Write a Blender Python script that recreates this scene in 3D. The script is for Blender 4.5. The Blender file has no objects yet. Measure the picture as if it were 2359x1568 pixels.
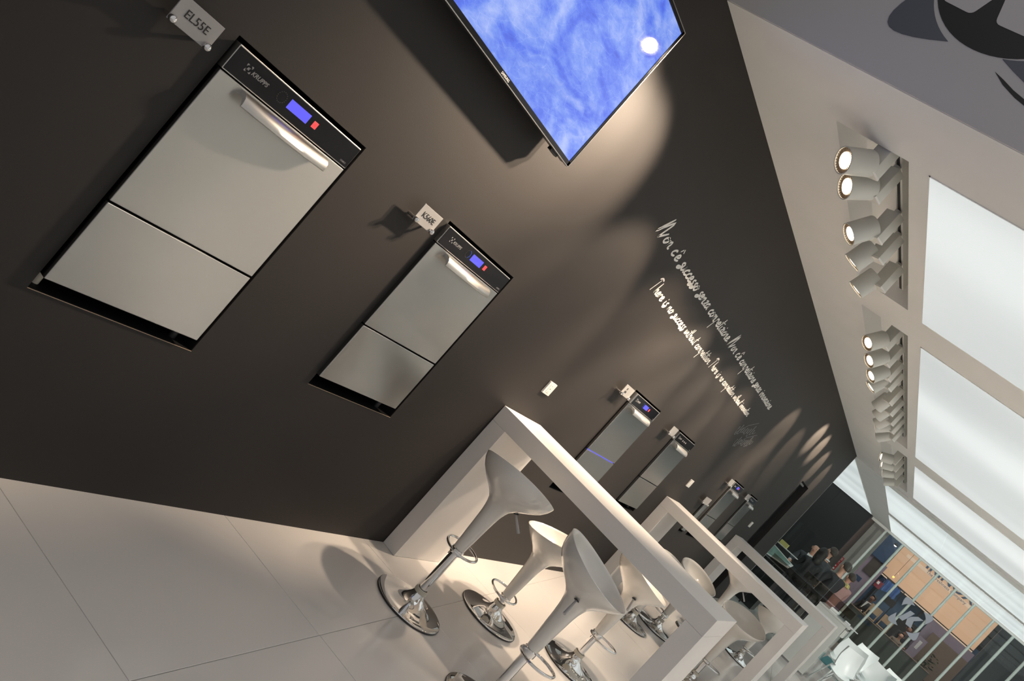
import bpy, bmesh, math, random
from mathutils import Vector, Matrix
random.seed(4)
SC = bpy.context.scene
COL = SC.collection
PI = math.pi
H = 2.9145                      # ceiling height

# ------------------------------------------------------------------ camera
cd = bpy.data.cameras.new('camera'); cam = bpy.data.objects.new('camera', cd); COL.objects.link(cam)
RT = Vector((0.6295370717, 0.4046289625, 0.6632936589))
DN = Vector((0.5957731185, 0.2965921957, -0.7463829183))
FW = Vector((-0.4987358686, 0.8650482484, -0.0543512765))
cam.matrix_world = Matrix(((RT.x, -DN.x, -FW.x, 2.0), (RT.y, -DN.y, -FW.y, 0.0), (RT.z, -DN.z, -FW.z, 1.47638), (0, 0, 0, 1)))
cd.sensor_fit = 'HORIZONTAL'; cd.sensor_width = 36.0; cd.lens = 1941.78 / 2359 * 36
cd.clip_start = 0.02; cd.clip_end = 200
SC.camera = cam
# ------------------------------------------------------------------ world, exposure
w = bpy.data.worlds.new('hall_light'); SC.world = w; w.use_nodes = True
w.node_tree.nodes['Background'].inputs[0].default_value = (1.0, 0.97, 0.95, 1)
w.node_tree.nodes['Background'].inputs[1].default_value = 0.42
SC.view_settings.view_transform = 'Standard'; SC.view_settings.look = 'None'
SC.view_settings.gamma = 1; SC.view_settings.use_curve_mapping = False
SC.view_settings.exposure = 0.0
PANEL = 0.80        # brightness of the ceiling light boxes
SPOT = 110.0        # watts of one track spotlight
WARM = (1.0, 0.78, 0.58)

def area(name, loc, rot, sx, sy, power, color):
    l = bpy.data.lights.new(name, 'AREA'); l.shape = 'RECTANGLE'; l.size = sx; l.size_y = sy; l.energy = power; l.color = color
    o = bpy.data.objects.new(name, l); COL.objects.link(o); o.location = loc; o.rotation_euler = rot; return o
area('hall_fill', (2.0, 26.5, 4.9), (0, 0, 0), 6, 3, 200, (1, 0.86, 0.74))  # added unseen fill light over the hall, brightens the booth

# ------------------------------------------------------------------ materials
def mat(name, col, rough=0.5, metal=0.0, spec=0.5, var=0.06, scale=6.0, bump=0.0, coat=0.0, emit=None, es=0.0, aniso=0.0):
    m = bpy.data.materials.new(name); m.use_nodes = True
    nt = m.node_tree; b = nt.nodes['Principled BSDF']
    b.inputs['Roughness'].default_value = rough; b.inputs['Metallic'].default_value = metal
    b.inputs['Specular IOR Level'].default_value = spec; b.inputs['Coat Weight'].default_value = coat
    tc = nt.nodes.new('ShaderNodeTexCoord'); n = nt.nodes.new('ShaderNodeTexNoise'); n.inputs['Scale'].default_value = scale
    n.inputs['Detail'].default_value = 3
    nt.links.new(tc.outputs['Object'], n.inputs['Vector'])
    r = nt.nodes.new('ShaderNodeValToRGB')
    r.color_ramp.elements[0].position = 0.3; r.color_ramp.elements[1].position = 0.7
    r.color_ramp.elements[0].color = (*[max(0, c * (1 - var)) for c in col], 1)
    r.color_ramp.elements[1].color = (*[min(1, c * (1 + var)) for c in col], 1)
    nt.links.new(n.outputs['Fac'], r.inputs['Fac']); nt.links.new(r.outputs['Color'], b.inputs['Base Color'])
    if bump:
        n2 = nt.nodes.new('ShaderNodeTexNoise'); n2.inputs['Scale'].default_value = 180; n2.inputs['Detail'].default_value = 2
        nt.links.new(tc.outputs['Object'], n2.inputs['Vector'])
        bp = nt.nodes.new('ShaderNodeBump'); bp.inputs['Strength'].default_value = bump; bp.inputs['Distance'].default_value = 0.002
        nt.links.new(n2.outputs['Fac'], bp.inputs['Height']); nt.links.new(bp.outputs['Normal'], b.inputs['Normal'])
    if emit:
        b.inputs['Emission Color'].default_value = (*emit, 1); b.inputs['Emission Strength'].default_value = es
    if aniso:
        b.inputs['Anisotropic'].default_value = aniso; b.inputs['Anisotropic Rotation'].default_value = 0.25
        t = nt.nodes.new('ShaderNodeTangent'); t.direction_type = 'RADIAL'; t.axis = 'Z'
        nt.links.new(t.outputs['Tangent'], b.inputs['Tangent'])
    return m

M = {}
M['wall'] = mat('dark_paint', (0.0235, 0.0205, 0.0188), 0.62, spec=0.35, var=0.05, scale=2, bump=0.08)
M['liner'] = mat('black_recess', (0.008, 0.008, 0.009), 0.6, spec=0.2)
M['edge'] = mat('wall_edge_strip', (0.35, 0.36, 0.36), 0.5)
M['ceil'] = mat('ceiling_paint', (0.90, 0.895, 0.87), 0.7, spec=0.3, var=0.015, scale=3)
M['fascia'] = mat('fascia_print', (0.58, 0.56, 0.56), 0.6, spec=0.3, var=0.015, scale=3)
M['floor'] = mat('white_gloss_panel', (0.72, 0.69, 0.66), 0.13, spec=0.45, var=0.02, scale=1.2)
M['joint'] = mat('floor_joint', (0.40, 0.385, 0.37), 0.6)
M['steel'] = mat('brushed_steel', (0.40, 0.398, 0.388), 0.27, metal=1, var=0.02, scale=3, aniso=0.8)
M['steel2'] = mat('satin_steel', (0.60, 0.585, 0.56), 0.36, metal=1, var=0.02)
M['chrome'] = mat('chrome', (0.80, 0.80, 0.80), 0.04, metal=1, var=0.01)
M['black'] = mat('black_glass', (0.008, 0.008, 0.010), 0.07, spec=0.22, var=0.02)
M['blackp'] = mat('black_plastic', (0.02, 0.02, 0.022), 0.4)
M['table'] = mat('white_laminate', (0.82, 0.79, 0.76), 0.45, spec=0.4, var=0.01)
M['stool'] = mat('white_gloss_plastic', (0.79, 0.765, 0.715), 0.16, spec=0.5, var=0.015, scale=8, coat=0.7)
M['cream'] = mat('cream_plastic', (0.60, 0.56, 0.47), 0.4)
M['lever'] = mat('grey_lever', (0.45, 0.44, 0.44), 0.3)
M['tag'] = mat('grey_tag', (0.33, 0.325, 0.32), 0.45, metal=0.0)
M['ink'] = mat('black_ink', (0.012, 0.012, 0.012), 0.6)
M['white'] = mat('white_letter', (0.82, 0.80, 0.76), 0.5, var=0.01)
M['grey'] = mat('grey_letter', (0.36, 0.37, 0.38), 0.5, var=0.01)
M['socket'] = mat('white_socket', (0.85, 0.83, 0.78), 0.4, var=0.01)
M['spot'] = mat('white_fixture', (0.68, 0.68, 0.63), 0.5, var=0.02)
M['fin'] = mat('lamp_fin', (0.30, 0.24, 0.18), 0.4, metal=0.6)
M['rim'] = mat('dark_metal_rim', (0.34, 0.33, 0.32), 0.3, metal=1)
M['led'] = mat('lamp_lens', (1, 0.9, 0.75), 0.3, emit=(1.0, 0.82, 0.60), es=9.0)
M['ledblk'] = mat('black_ring', (0.01, 0.01, 0.01), 0.4)
M['track'] = mat('track_slot', (0.02, 0.02, 0.022), 0.4)
M['blue'] = mat('blue_display', (0.02, 0.02, 0.05), 0.2, emit=(0.115, 0.105, 1.0), es=1.0)
M['bluedot'] = mat('blue_led', (0.02, 0.05, 0.3), 0.3, emit=(0.03, 0.16, 1.0), es=1.2)
M['dimdot'] = mat('unlit_led', (0.05, 0.05, 0.05), 0.5)
M['red'] = mat('red_button', (0.3, 0.02, 0.02), 0.3, emit=(1.0, 0.075, 0.085), es=0.95)
M['pinkred'] = mat('red_button_symbol', (0.3, 0.02, 0.02), 0.3, emit=(1.0, 0.03, 0.04), es=0.7)
M['logoink'] = mat('panel_print', (0.22, 0.22, 0.22), 0.5)
M['slate'] = mat('slate_vinyl', (0.115, 0.125, 0.15), 0.5, var=0.01)
M['inkv'] = mat('black_vinyl', (0.02, 0.02, 0.02), 0.5, var=0.01)
M['silver'] = mat('frosted_sticker', (0.36, 0.39, 0.45), 0.5, var=0.01)
M['farwall'] = mat('dark_back_wall', (0.020, 0.021, 0.022), 0.3, spec=0.4, var=0.05)
M['greywall'] = mat('grey_wall', (0.36, 0.36, 0.33), 0.7, var=0.03)
M['band'] = mat('brown_black_edge', (0.055, 0.045, 0.045), 0.5)
M['mull'] = mat('white_post', (0.90, 0.91, 0.88), 0.4, var=0.01)
M['chair'] = mat('white_chair_shell', (0.74, 0.80, 0.80), 0.35, spec=0.5, var=0.01)
M['desk'] = mat('white_gloss_desk', (0.62, 0.65, 0.62), 0.1, spec=0.5, var=0.02, scale=3)
M['peach'] = mat('peach_board', (0.75, 0.47, 0.31), 0.6, var=0.03, scale=1, emit=(0.75, 0.47, 0.31), es=0.28)  # faint emission puts in the lamplit look; the board is no lamp
M['peachband'] = mat('peach_stripe', (0.72, 0.53, 0.40), 0.6, emit=(0.72, 0.53, 0.40), es=0.38)  # stripe glows slightly more, same lamplit look by emission
M['navy'] = mat('navy_panel', (0.03, 0.06, 0.13), 0.5, var=0.1)
M['navy2'] = mat('navy_letter', (0.04, 0.09, 0.20), 0.5)
M['purple'] = mat('mauve_wall', (0.24, 0.20, 0.27), 0.6)
M['brownw'] = mat('brown_partition', (0.17, 0.13, 0.105), 0.7)
M['bluew'] = mat('blue_wall', (0.055, 0.11, 0.20), 0.7, var=0.1)
M['counter'] = mat('grey_green_counter', (0.105, 0.11, 0.095), 0.5)
M['darkb'] = mat('charcoal_booth_wall', (0.045, 0.052, 0.060), 0.5)
M['hallfl'] = mat('hall_carpet', (0.13, 0.11, 0.10), 0.9)
M['wood'] = mat('pale_wood', (0.46, 0.33, 0.22), 0.5)
M['paper'] = mat('white_paper', (0.75, 0.76, 0.76), 0.6)
M['posterred'] = mat('red_poster', (0.42, 0.02, 0.025), 0.5)
M['yellow'] = mat('yellow_box', (0.50, 0.46, 0.16), 0.5)
M['green'] = mat('green_picture', (0.13, 0.22, 0.19), 0.3, var=0.5, scale=5)
M['skin'] = mat('skin', (0.50, 0.27, 0.19), 0.5)
M['skin2'] = mat('darker_skin', (0.20, 0.09, 0.06), 0.5)
M['suit'] = mat('black_suit', (0.012, 0.013, 0.016), 0.8)
M['suit2'] = mat('charcoal_suit', (0.03, 0.032, 0.038), 0.8)
M['shirt'] = mat('white_shirt', (0.6, 0.62, 0.62), 0.8)
M['pink'] = mat('dusty_pink_cloth', (0.36, 0.22, 0.20), 0.9)
M['scarf'] = mat('yellow_striped_scarf', (0.42, 0.38, 0.14), 0.9, var=0.5, scale=30)
M['hair'] = mat('dark_hair', (0.012, 0.009, 0.008), 0.6, var=0.3, scale=60)
M['hair2'] = mat('brown_hair', (0.045, 0.035, 0.028), 0.6, var=0.3, scale=60)
M['eye'] = mat('eye', (0.02, 0.02, 0.02), 0.2)
M['lip'] = mat('lips', (0.30, 0.10, 0.09), 0.5)
M['redbag'] = mat('dark_red_bag', (0.20, 0.02, 0.03), 0.5)
M['bluecl'] = mat('blue_cloth', (0.07, 0.16, 0.42), 0.8, var=0.2)
M['lampor'] = mat('orange_lamp', (1, .3, .05), 0.4, emit=(1.0, 0.35, 0.08), es=3)
M['hallwh'] = mat('hall_lamp_glass', (1, 1, 1), 0.4, emit=(1.0, 0.9, 0.78), es=6)
M['plant'] = mat('dark_leaf', (0.03, 0.035, 0.012), 0.7, var=0.5)
M['teal'] = mat('teal_carpet', (0.03, 0.16, 0.17), 0.9)

def lightbox(name, strength, coat, tint=(0.945, 1.0, 0.985), lo=0.78, seed=0.0):
    m = mat(name, (0.10, 0.105, 0.105), 0.35 if not coat else 0.30, spec=0.3 if not coat else 0.4)
    nt = m.node_tree; b = nt.nodes['Principled BSDF']
    tc = nt.nodes.new('ShaderNodeTexCoord'); mp = nt.nodes.new('ShaderNodeMapping')
    mp.inputs['Scale'].default_value = (0.10, 0.62, 1); mp.inputs['Rotation'].default_value = (0, 0, 0.10); mp.inputs['Location'].default_value = (seed, seed, 0)
    n = nt.nodes.new('ShaderNodeTexNoise'); n.inputs['Scale'].default_value = 1.3; n.inputs['Detail'].default_value = 0.6
    r = nt.nodes.new('ShaderNodeMapRange'); r.inputs[1].default_value = 0.32; r.inputs[2].default_value = 0.68
    r.inputs[3].default_value = strength * lo; r.inputs[4].default_value = strength
    r.interpolation_type = 'SMOOTHSTEP'
    nt.links.new(tc.outputs['Object'], mp.inputs['Vector']); nt.links.new(mp.outputs[0], n.inputs['Vector'])
    nt.links.new(n.outputs['Fac'], r.inputs[0]); nt.links.new(r.outputs[0], b.inputs['Emission Strength'])
    b.inputs['Emission Color'].default_value = (*tint, 1)
    return m
M['box1'] = lightbox('lightbox_fabric', PANEL, False, (0.955, 1.0, 0.985), 0.74)
M['box2'] = lightbox('lightbox_glass', PANEL * 0.97, True, (0.91, 1.0, 0.985), 0.76, 3.0)

def glass_mat(name, tint, fac):
    m = bpy.data.materials.new(name); m.use_nodes = True; nt = m.node_tree; nt.nodes.clear()
    o = nt.nodes.new('ShaderNodeOutputMaterial'); mx = nt.nodes.new('ShaderNodeMixShader')
    t = nt.nodes.new('ShaderNodeBsdfTransparent'); t.inputs[0].default_value = (*tint, 1)
    g = nt.nodes.new('ShaderNodeBsdfGlossy'); g.inputs['Roughness'].default_value = 0.02; g.inputs[0].default_value = (0.9, 0.95, 0.95, 1)
    fr = nt.nodes.new('ShaderNodeFresnel'); fr.inputs[0].default_value = fac
    nt.links.new(fr.outputs[0], mx.inputs[0]); nt.links.new(t.outputs[0], mx.inputs[1]); nt.links.new(g.outputs[0], mx.inputs[2])
    nt.links.new(mx.outputs[0], o.inputs[0]); return m
M['glass'] = glass_mat('clear_glass', (0.93, 0.97, 0.96), 1.35)
M['refl'] = glass_mat('reflection_tint', (0.72, 0.66, 0.62), 1.12)  # brown tint for the glass reflections built as panels
M['glassedge'] = mat('glass_edge', (0.16, 0.22, 0.22), 0.2)

# TV picture: flat blue moving image
def tv_mat():
    m = mat('tv_picture', (0.01, 0.01, 0.02), 0.025, spec=0.6)
    nt = m.node_tree; b = nt.nodes['Principled BSDF']
    tc = nt.nodes.new('ShaderNodeTexCoord')
    n1 = nt.nodes.new('ShaderNodeTexNoise'); n1.inputs['Scale'].default_value = 3.2; n1.inputs['Detail'].default_value = 8; n1.inputs['Distortion'].default_value = 1.2
    mp = nt.nodes.new('ShaderNodeMapping'); mp.inputs['Rotation'].default_value = (0.6, 0, 0); mp.inputs['Scale'].default_value = (1, 1.0, 2.2)
    n2 = nt.nodes.new('ShaderNodeTexNoise'); n2.inputs['Scale'].default_value = 9; n2.inputs['Detail'].default_value = 10; n2.inputs['Roughness'].default_value = 0.7
    v = nt.nodes.new('ShaderNodeTexVoronoi'); v.feature = 'DISTANCE_TO_EDGE'; v.inputs['Scale'].default_value = 14
    nt.links.new(tc.outputs['Object'], mp.inputs['Vector'])
    for q in (n1, n2, v): nt.links.new(mp.outputs[0], q.inputs['Vector'])
    a = nt.nodes.new('ShaderNodeMath'); a.operation = 'MULTIPLY_ADD'; a.inputs[1].default_value = 0.55
    nt.links.new(n2.outputs['Fac'], a.inputs[0]); nt.links.new(n1.outputs['Fac'], a.inputs[2])
    l = nt.nodes.new('ShaderNodeMath'); l.operation = 'LESS_THAN'; l.inputs[1].default_value = 0.012
    nt.links.new(v.outputs['Distance'], l.inputs[0])
    a2 = nt.nodes.new('ShaderNodeMath'); a2.operation = 'MULTIPLY_ADD'; a2.inputs[1].default_value = 0.07
    nt.links.new(l.outputs[0], a2.inputs[0]); nt.links.new(a.outputs[0], a2.inputs[2])
    r = nt.nodes.new('ShaderNodeValToRGB'); cr = r.color_ramp
    cr.elements[0].position = 0.52; cr.elements[0].color = (0.05, 0.085, 0.62, 1)
    cr.elements[1].position = 1.02; cr.elements[1].color = (0.40, 0.50, 0.92, 1)
    e = cr.elements.new(0.68); e.color = (0.085, 0.17, 0.82, 1)
    e = cr.elements.new(0.80); e.color = (0.17, 0.29, 0.86, 1)
    nt.links.new(a2.outputs[0], r.inputs[0]); nt.links.new(r.outputs[0], b.inputs['Emission Color'])
    b.inputs['Emission Strength'].default_value = 1.0
    return m
M['tv'] = tv_mat()

# ------------------------------------------------------------------ helpers
def wloc(o):
    v = Vector((0, 0, 0))
    while o is not None: v = v + o.location; o = o.parent
    return v
def tag(o, label=None, cat=None, group=None, kind=None):
    if label: o['label'] = label
    if cat: o['category'] = cat
    if group: o['group'] = group
    if kind: o['kind'] = kind
    return o
def empty(name, loc=(0, 0, 0), label=None, cat=None, group=None):
    o = bpy.data.objects.new(name, None); o.empty_display_size = 0.1; COL.objects.link(o); o.location = loc
    return tag(o, label, cat, group)
def link(name, me, m, parent=None):
    ms = m if isinstance(m, (list, tuple)) else [m]
    for q in ms: me.materials.append(M[q] if isinstance(q, str) else q)
    o = bpy.data.objects.new(name, me); COL.objects.link(o)
    if parent is not None: o.parent = parent
    return o
def frame(d):
    d = Vector(d).normalized(); a = Vector((0, 0, 1)) if abs(d.z) < 0.9 else Vector((1, 0, 0))
    u = d.cross(a).normalized(); return u, d.cross(u).normalized()

class MB:
    def __init__(s): s.v = []; s.f = []; s.mi = []; s.cur = 0
    def add(s, vs, fs):
        n = len(s.v); s.v += [tuple(q) for q in vs]; s.f += [tuple(i + n for i in f) for f in fs]; s.mi += [s.cur] * len(fs); return s
    def box(s, x0, x1, y0, y1, z0, z1):
        return s.add([(x0, y0, z0), (x1, y0, z0), (x1, y1, z0), (x0, y1, z0), (x0, y0, z1), (x1, y0, z1), (x1, y1, z1), (x0, y1, z1)],
                     [(0, 3, 2, 1), (4, 5, 6, 7), (0, 1, 5, 4), (1, 2, 6, 5), (2, 3, 7, 6), (3, 0, 4, 7)])
    def cbox(s, x0, x1, y0, y1, z0, z1, c=0.003):
        """box with chamfered edges"""
        bm = bmesh.new(); bmesh.ops.create_cube(bm, size=1)
        for v in bm.verts: v.co = Vector((x0 + (v.co.x + .5) * (x1 - x0), y0 + (v.co.y + .5) * (y1 - y0), z0 + (v.co.z + .5) * (z1 - z0)))
        bmesh.ops.bevel(bm, geom=bm.edges[:], offset=c, segments=2, profile=0.5, affect='EDGES')
        bm.verts.index_update(); s.add([v.co[:] for v in bm.verts], [[v.index for v in f.verts] for f in bm.faces]); bm.free(); return s
    def tube(s, pts, r, n=12, closed=False, caps=True):
        pts = [Vector(p) for p in pts]; k = len(pts); rs = r if isinstance(r, (list, tuple)) else [r] * k
        vs = []; u = None
        for i, p in enumerate(pts):
            if closed: d = pts[(i + 1) % k] - pts[i - 1]
            else: d = pts[min(i + 1, k - 1)] - pts[max(i - 1, 0)]
            d.normalize()
            if u is None: u, _ = frame(d)
            u = (u - d * u.dot(d)).normalized(); w_ = d.cross(u)
            for j in range(n):
                a = 2 * PI * j / n; vs.append(p + (u * math.cos(a) + w_ * math.sin(a)) * rs[i])
        fs = []
        for i in range(k if closed else k - 1):
            for j in range(n):
                a = i * n + j; b = i * n + (j + 1) % n; c = ((i + 1) % k) * n + (j + 1) % n; d_ = ((i + 1) % k) * n + j
                fs.append((a, b, c, d_))
        if caps and not closed: fs.append(tuple(range(n))[::-1]); fs.append(tuple((k - 1) * n + j for j in range(n)))
        return s.add(vs, fs)
    def lathe(s, prof, c=(0, 0, 0), n=48, cap=True):
        vs = []; fs = []
        for (r, z) in prof:
            for j in range(n):
                a = 2 * PI * j / n; vs.append((c[0] + r * math.cos(a), c[1] + r * math.sin(a), c[2] + z))
        for i in range(len(prof) - 1):
            for j in range(n):
                fs.append((i * n + j, i * n + (j + 1) % n, (i + 1) * n + (j + 1) % n, (i + 1) * n + j))
        if cap: fs.append(tuple(range(n))[::-1]); fs.append(tuple((len(prof) - 1) * n + j for j in range(n)))
        return s.add(vs, fs)
    def disc(s, c, nrm, r0, r1, n=32, t=0.002):
        """annular prism"""
        u, v = frame(nrm); c = Vector(c); d = Vector(nrm).normalized() * t; vs = []; fs = []
        for j in range(n):
            a = 2 * PI * j / n; e = u * math.cos(a) + v * math.sin(a)
            vs += [c + e * r0, c + e * r1, c + e * r0 + d, c + e * r1 + d]
        for j in range(n):
            a = 4 * j; b = 4 * ((j + 1) % n)
            fs += [(a + 2, a + 3, b + 3, b + 2), (a, b, b + 1, a + 1), (a + 1, b + 1, b + 3, a + 3), (a, a + 2, b + 2, b)]
        return s.add(vs, fs)
    def prism(s, poly, mapf, d):
        """poly: 2d list; mapf(a,b)->3d; d: extrusion vector"""
        n = len(poly); base = [Vector(mapf(*p)) for p in poly]; d = Vector(d)
        vs = base + [b + d for b in base]
        fs = [tuple(range(n)), tuple(range(n, 2 * n))[::-1]] + [(i, (i + 1) % n, n + (i + 1) % n, n + i) for i in range(n)]
        return s.add(vs, fs)
    def build(s, name, m, parent=None, smooth=False, world=True):
        off = wloc(parent) if (parent is not None and world) else Vector((0, 0, 0))
        me = bpy.data.meshes.new(name); me.from_pydata([tuple(Vector(v) - off) for v in s.v], [], s.f)
        o = link(name, me, m, parent)
        for p, i in zip(me.polygons, s.mi): p.material_index = i
        bm = bmesh.new(); bm.from_mesh(me); bmesh.ops.recalc_face_normals(bm, faces=bm.faces)
        if smooth:
            for f in bm.faces: f.smooth = True
            for e in bm.edges:
                if len(e.link_faces) == 2 and e.calc_face_angle(0) > math.radians(38): e.smooth = False
        bm.to_mesh(me); bm.free(); return o
def Box(name, m, parent, *b, c=0): 
    q = MB(); (q.cbox(*b, c=c) if c else q.box(*b)); return q.build(name, m, parent)

def plate(name, m, axis, c0, c1, u0, u1, v0, v1, holes, parent=None):
    """slab normal to axis from c0 (visible face) to c1 with rectangular holes (u0,u1,v0,v1)"""
    us = sorted({u0, u1, *[h[0] for h in holes], *[h[1] for h in holes]}); vs_ = sorted({v0, v1, *[h[2] for h in holes], *[h[3] for h in holes]})
    def solid(i, j):
        if i < 0 or j < 0 or i >= len(us) - 1 or j >= len(vs_) - 1: return False
        a = (us[i] + us[i + 1]) / 2; b = (vs_[j] + vs_[j + 1]) / 2
        return not any(h[0] < a < h[1] and h[2] < b < h[3] for h in holes)
    def P(c, a, b): return (c, a, b) if axis == 'x' else ((a, b, c) if axis == 'z' else (a, c, b))
    q = MB()
    for i in range(len(us) - 1):
        for j in range(len(vs_) - 1):
            if not solid(i, j): continue
            a0, a1, b0, b1 = us[i], us[i + 1], vs_[j], vs_[j + 1]
            q.add([P(c0, a0, b0), P(c0, a1, b0), P(c0, a1, b1), P(c0, a0, b1)], [(0, 1, 2, 3)])
            q.add([P(c1, a0, b0), P(c1, a1, b0), P(c1, a1, b1), P(c1, a0, b1)], [(3, 2, 1, 0)])
            for (di, dj, e) in ((-1, 0, ((a0, b0), (a0, b1))), (1, 0, ((a1, b0), (a1, b1))), (0, -1, ((a0, b0), (a1, b0))), (0, 1, ((a0, b1), (a1, b1)))):
                if not solid(i + di, j + dj):
                    (p, r), (s_, t) = e
                    q.add([P(c0, p, r), P(c0, s_, t), P(c1, s_, t), P(c1, p, r)], [(0, 1, 2, 3)])
    o = q.build(name, m, parent)
    me = o.data; bm = bmesh.new(); bm.from_mesh(me); bmesh.ops.remove_doubles(bm, verts=bm.verts, dist=1e-5)
    bmesh.ops.recalc_face_normals(bm, faces=bm.faces); bm.to_mesh(me); bm.free(); return o

def text(name, s, size, m, parent, origin, ex, ey, ext=0.0006, shear=0.0, align='LEFT', sx=1.0, weight=0.0):
    """flat printed lettering; ex, ey world directions of the text"""
    cu = bpy.data.curves.new(name, 'FONT'); cu.body = s; cu.size = size; cu.extrude = ext; cu.shear = shear; cu.align_x = align; cu.resolution_u = 3; cu.offset = weight
    t = bpy.data.objects.new('tmp', cu); COL.objects.link(t); dg = bpy.context.evaluated_depsgraph_get()
    me = bpy.data.meshes.new_from_object(t.evaluated_get(dg)); bpy.data.objects.remove(t); bpy.data.curves.remove(cu)
    ex = Vector(ex).normalized(); ey = Vector(ey).normalized(); ez = ex.cross(ey); off = wloc(parent) if parent is not None else Vector((0, 0, 0))
    for v in me.vertices: v.co = Vector(origin) + ex * v.co.x * sx + ey * v.co.y + ez * v.co.z - off
    me.materials.clear(); me.name = name
    return link(name, me, m, parent)

def copy_tree(o, parent=None):
    c = o.copy(); COL.objects.link(c); c.parent = parent
    for ch in [x for x in CH.get(o.name, o.children)]: copy_tree(ch, c)
    return c
CH = {}

# logo shapes: K between four leaf shaped corners
K1 = [(-.19, -.155), (-.085, .145), (.004, .145), (-.035, .02), (.085, .145), (.208, .145), (.072, 0), (.135, -.16), (.02, -.16), (-.03, -.04), (-.075, -.155)]
K_STEM = [(-.195, -.155), (-.15, -.02), (-.105, .13), (.0, .14), (-.03, .035), (-.05, -.05), (-.085, -.156)]
K_ARM = [(-.018, .035), (.085, .14), (.208, .15), (.079, 0.0), (.132, -.158), (.0, -.163), (-.047, -.05)]
def leaf(k, n=12):
    """corner leaf, k quarter turns from bottom left"""
    out = []
    t1 = Vector((-.275, -.10)); t2 = Vector((-.09, -.30)); c1 = Vector((-.375, -.34)); c2 = Vector((-.345, -.405))
    for i in range(n + 1):
        t = i / n; out.append(t1 * (1 - t)**3 + c1 * 3 * t * (1 - t)**2 + c2 * 3 * t * t * (1 - t) + t2 * t**3)
    a2 = math.atan2(t2.y, t2.x); a1 = math.atan2(t1.y, t1.x)
    r2 = t2.length; r1 = t1.length
    if a1 > a2: a1 -= 2 * PI
    for i in range(1, n):
        t = i / n; a = a2 + (a1 - a2) * t; r = (r2 + (r1 - r2) * t) * 1.0; out.append(Vector((r * math.cos(a), r * math.sin(a))))
    c, s_ = math.cos(k * PI / 2), math.sin(k * PI / 2)
    return [(p.x * c - p.y * s_, p.x * s_ + p.y * c) for p in out]

# ================================================================== STRUCTURE
ST = lambda o: tag(o, kind='structure')
# floor: sub floor with glossy white panels, joints run about nine degrees off the wall
fl = ST(Box('floor', 'joint', None, -5.0, 6.5, -3.0, 21.7, -0.06, -0.004))
ang = math.radians(8.9); P_ = 0.985; ca, sa = math.cos(ang), math.sin(ang)
tile_me = None; off = Vector((0.778, 1.80, 0))
g_ = 0.0011; q = MB(); q.cbox(g_, P_ - g_, g_, P_ - g_, -0.012, 0.0, c=0.0012)
def clip_tile(i, j):
    o = Vector((i * P_, j * P_, 0)); return off + Vector((o.x * ca - o.y * sa, o.x * sa + o.y * ca, 0))
cnt = 0
for i in range(-9, 10):
    for j in range(-6, 26):
        p = clip_tile(i, j); c = p + Vector((P_ / 2 * ca - P_ / 2 * sa, P_ / 2 * sa + P_ / 2 * ca, 0))
        if c.x < -0.45 and c.y < 13.2: continue
        if c.x < -3.6 or c.x > 5.4 or c.y < -1.6 or c.y > 20.9: continue
        if c.y > 13.2 and c.x < -2.6: continue
        if tile_me is None: t = q.build('floor_panel', 'floor', fl); tile_me = t.data
        else: t = bpy.data.objects.new('floor_panel', tile_me); COL.objects.link(t); t.parent = fl
        t.location = p; t.rotation_euler = (0, 0, ang); cnt += 1

# dishwashers: y0,y1 body; bottom, seam, door top, panel top, recess rect
MACH = [
    dict(y0=1.372, y1=1.926, zb=.660, zs=.929, zd=1.385, zt=1.466, r=(1.366, 1.956, .612, 1.480), name='EL55E', lit='off'),
    dict(y0=2.518, y1=3.070, zb=.714, zs=.976, zd=1.391, zt=1.472, r=(2.520, 3.113, .662, 1.486), name='K560E', lit='on'),
    dict(y0=5.090, y1=5.655, zb=.690, zs=.984, zd=1.384, zt=1.464, r=(5.080, 5.700, .632, 1.478), name='a', lit='on', frame=1, blueline=1),
    dict(y0=6.293, y1=6.800, zb=.747, zs=.998, zd=1.380, zt=1.456, r=(6.288, 6.835, .708, 1.470), name='b', lit='dark'),
    dict(y0=8.760, y1=9.235, zb=.750, zs=1.000, zd=1.368, zt=1.446, r=(8.745, 9.290, .705, 1.462), name='c', lit='on'),
    dict(y0=9.790, y1=10.200, zb=.820, zs=1.038, zd=1.370, zt=1.442, r=(9.775, 10.250, .790, 1.458), name='d', lit='dark'),
    dict(y0=8.415, y1=8.555, zb=.740, zs=None, zd=None, zt=1.085, r=(8.40, 8.575, .712, 1.100), name='e', lit='narrow'),
]
DOOR = (11.56, 12.26, -0.02, 2.03)
holes = [m['r'] for m in MACH] + [DOOR]
wall = ST(plate('wall_left', 'wall', 'x', 0.0, -0.05, -1.2, 13.42, -0.05, 4.3, holes))
for m in MACH:
    a, b, c, d = m['r']; e = 0.001
    qq = MB(); D_ = -0.52
    qq.box(D_, D_ + .01, a, b, c, d); qq.box(D_, -.004, a - .006, a + e, c, d); qq.box(D_, -.004, b - e, b + .006, c, d)
    qq.box(D_, -.004, a, b, c - .006, c + e); qq.box(D_, -.004, a, b, d - e, d + .006)
    qq.build('recess_liner', 'liner', wall)
for m in MACH[:2]:          # thin lip at the cut out's foot, lit look put in as pale colour
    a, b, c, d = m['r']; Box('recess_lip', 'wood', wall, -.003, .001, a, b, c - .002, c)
Box('end_strip', 'edge', wall, -0.05, 0.004, 13.42, 13.432, 0, H)
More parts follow.
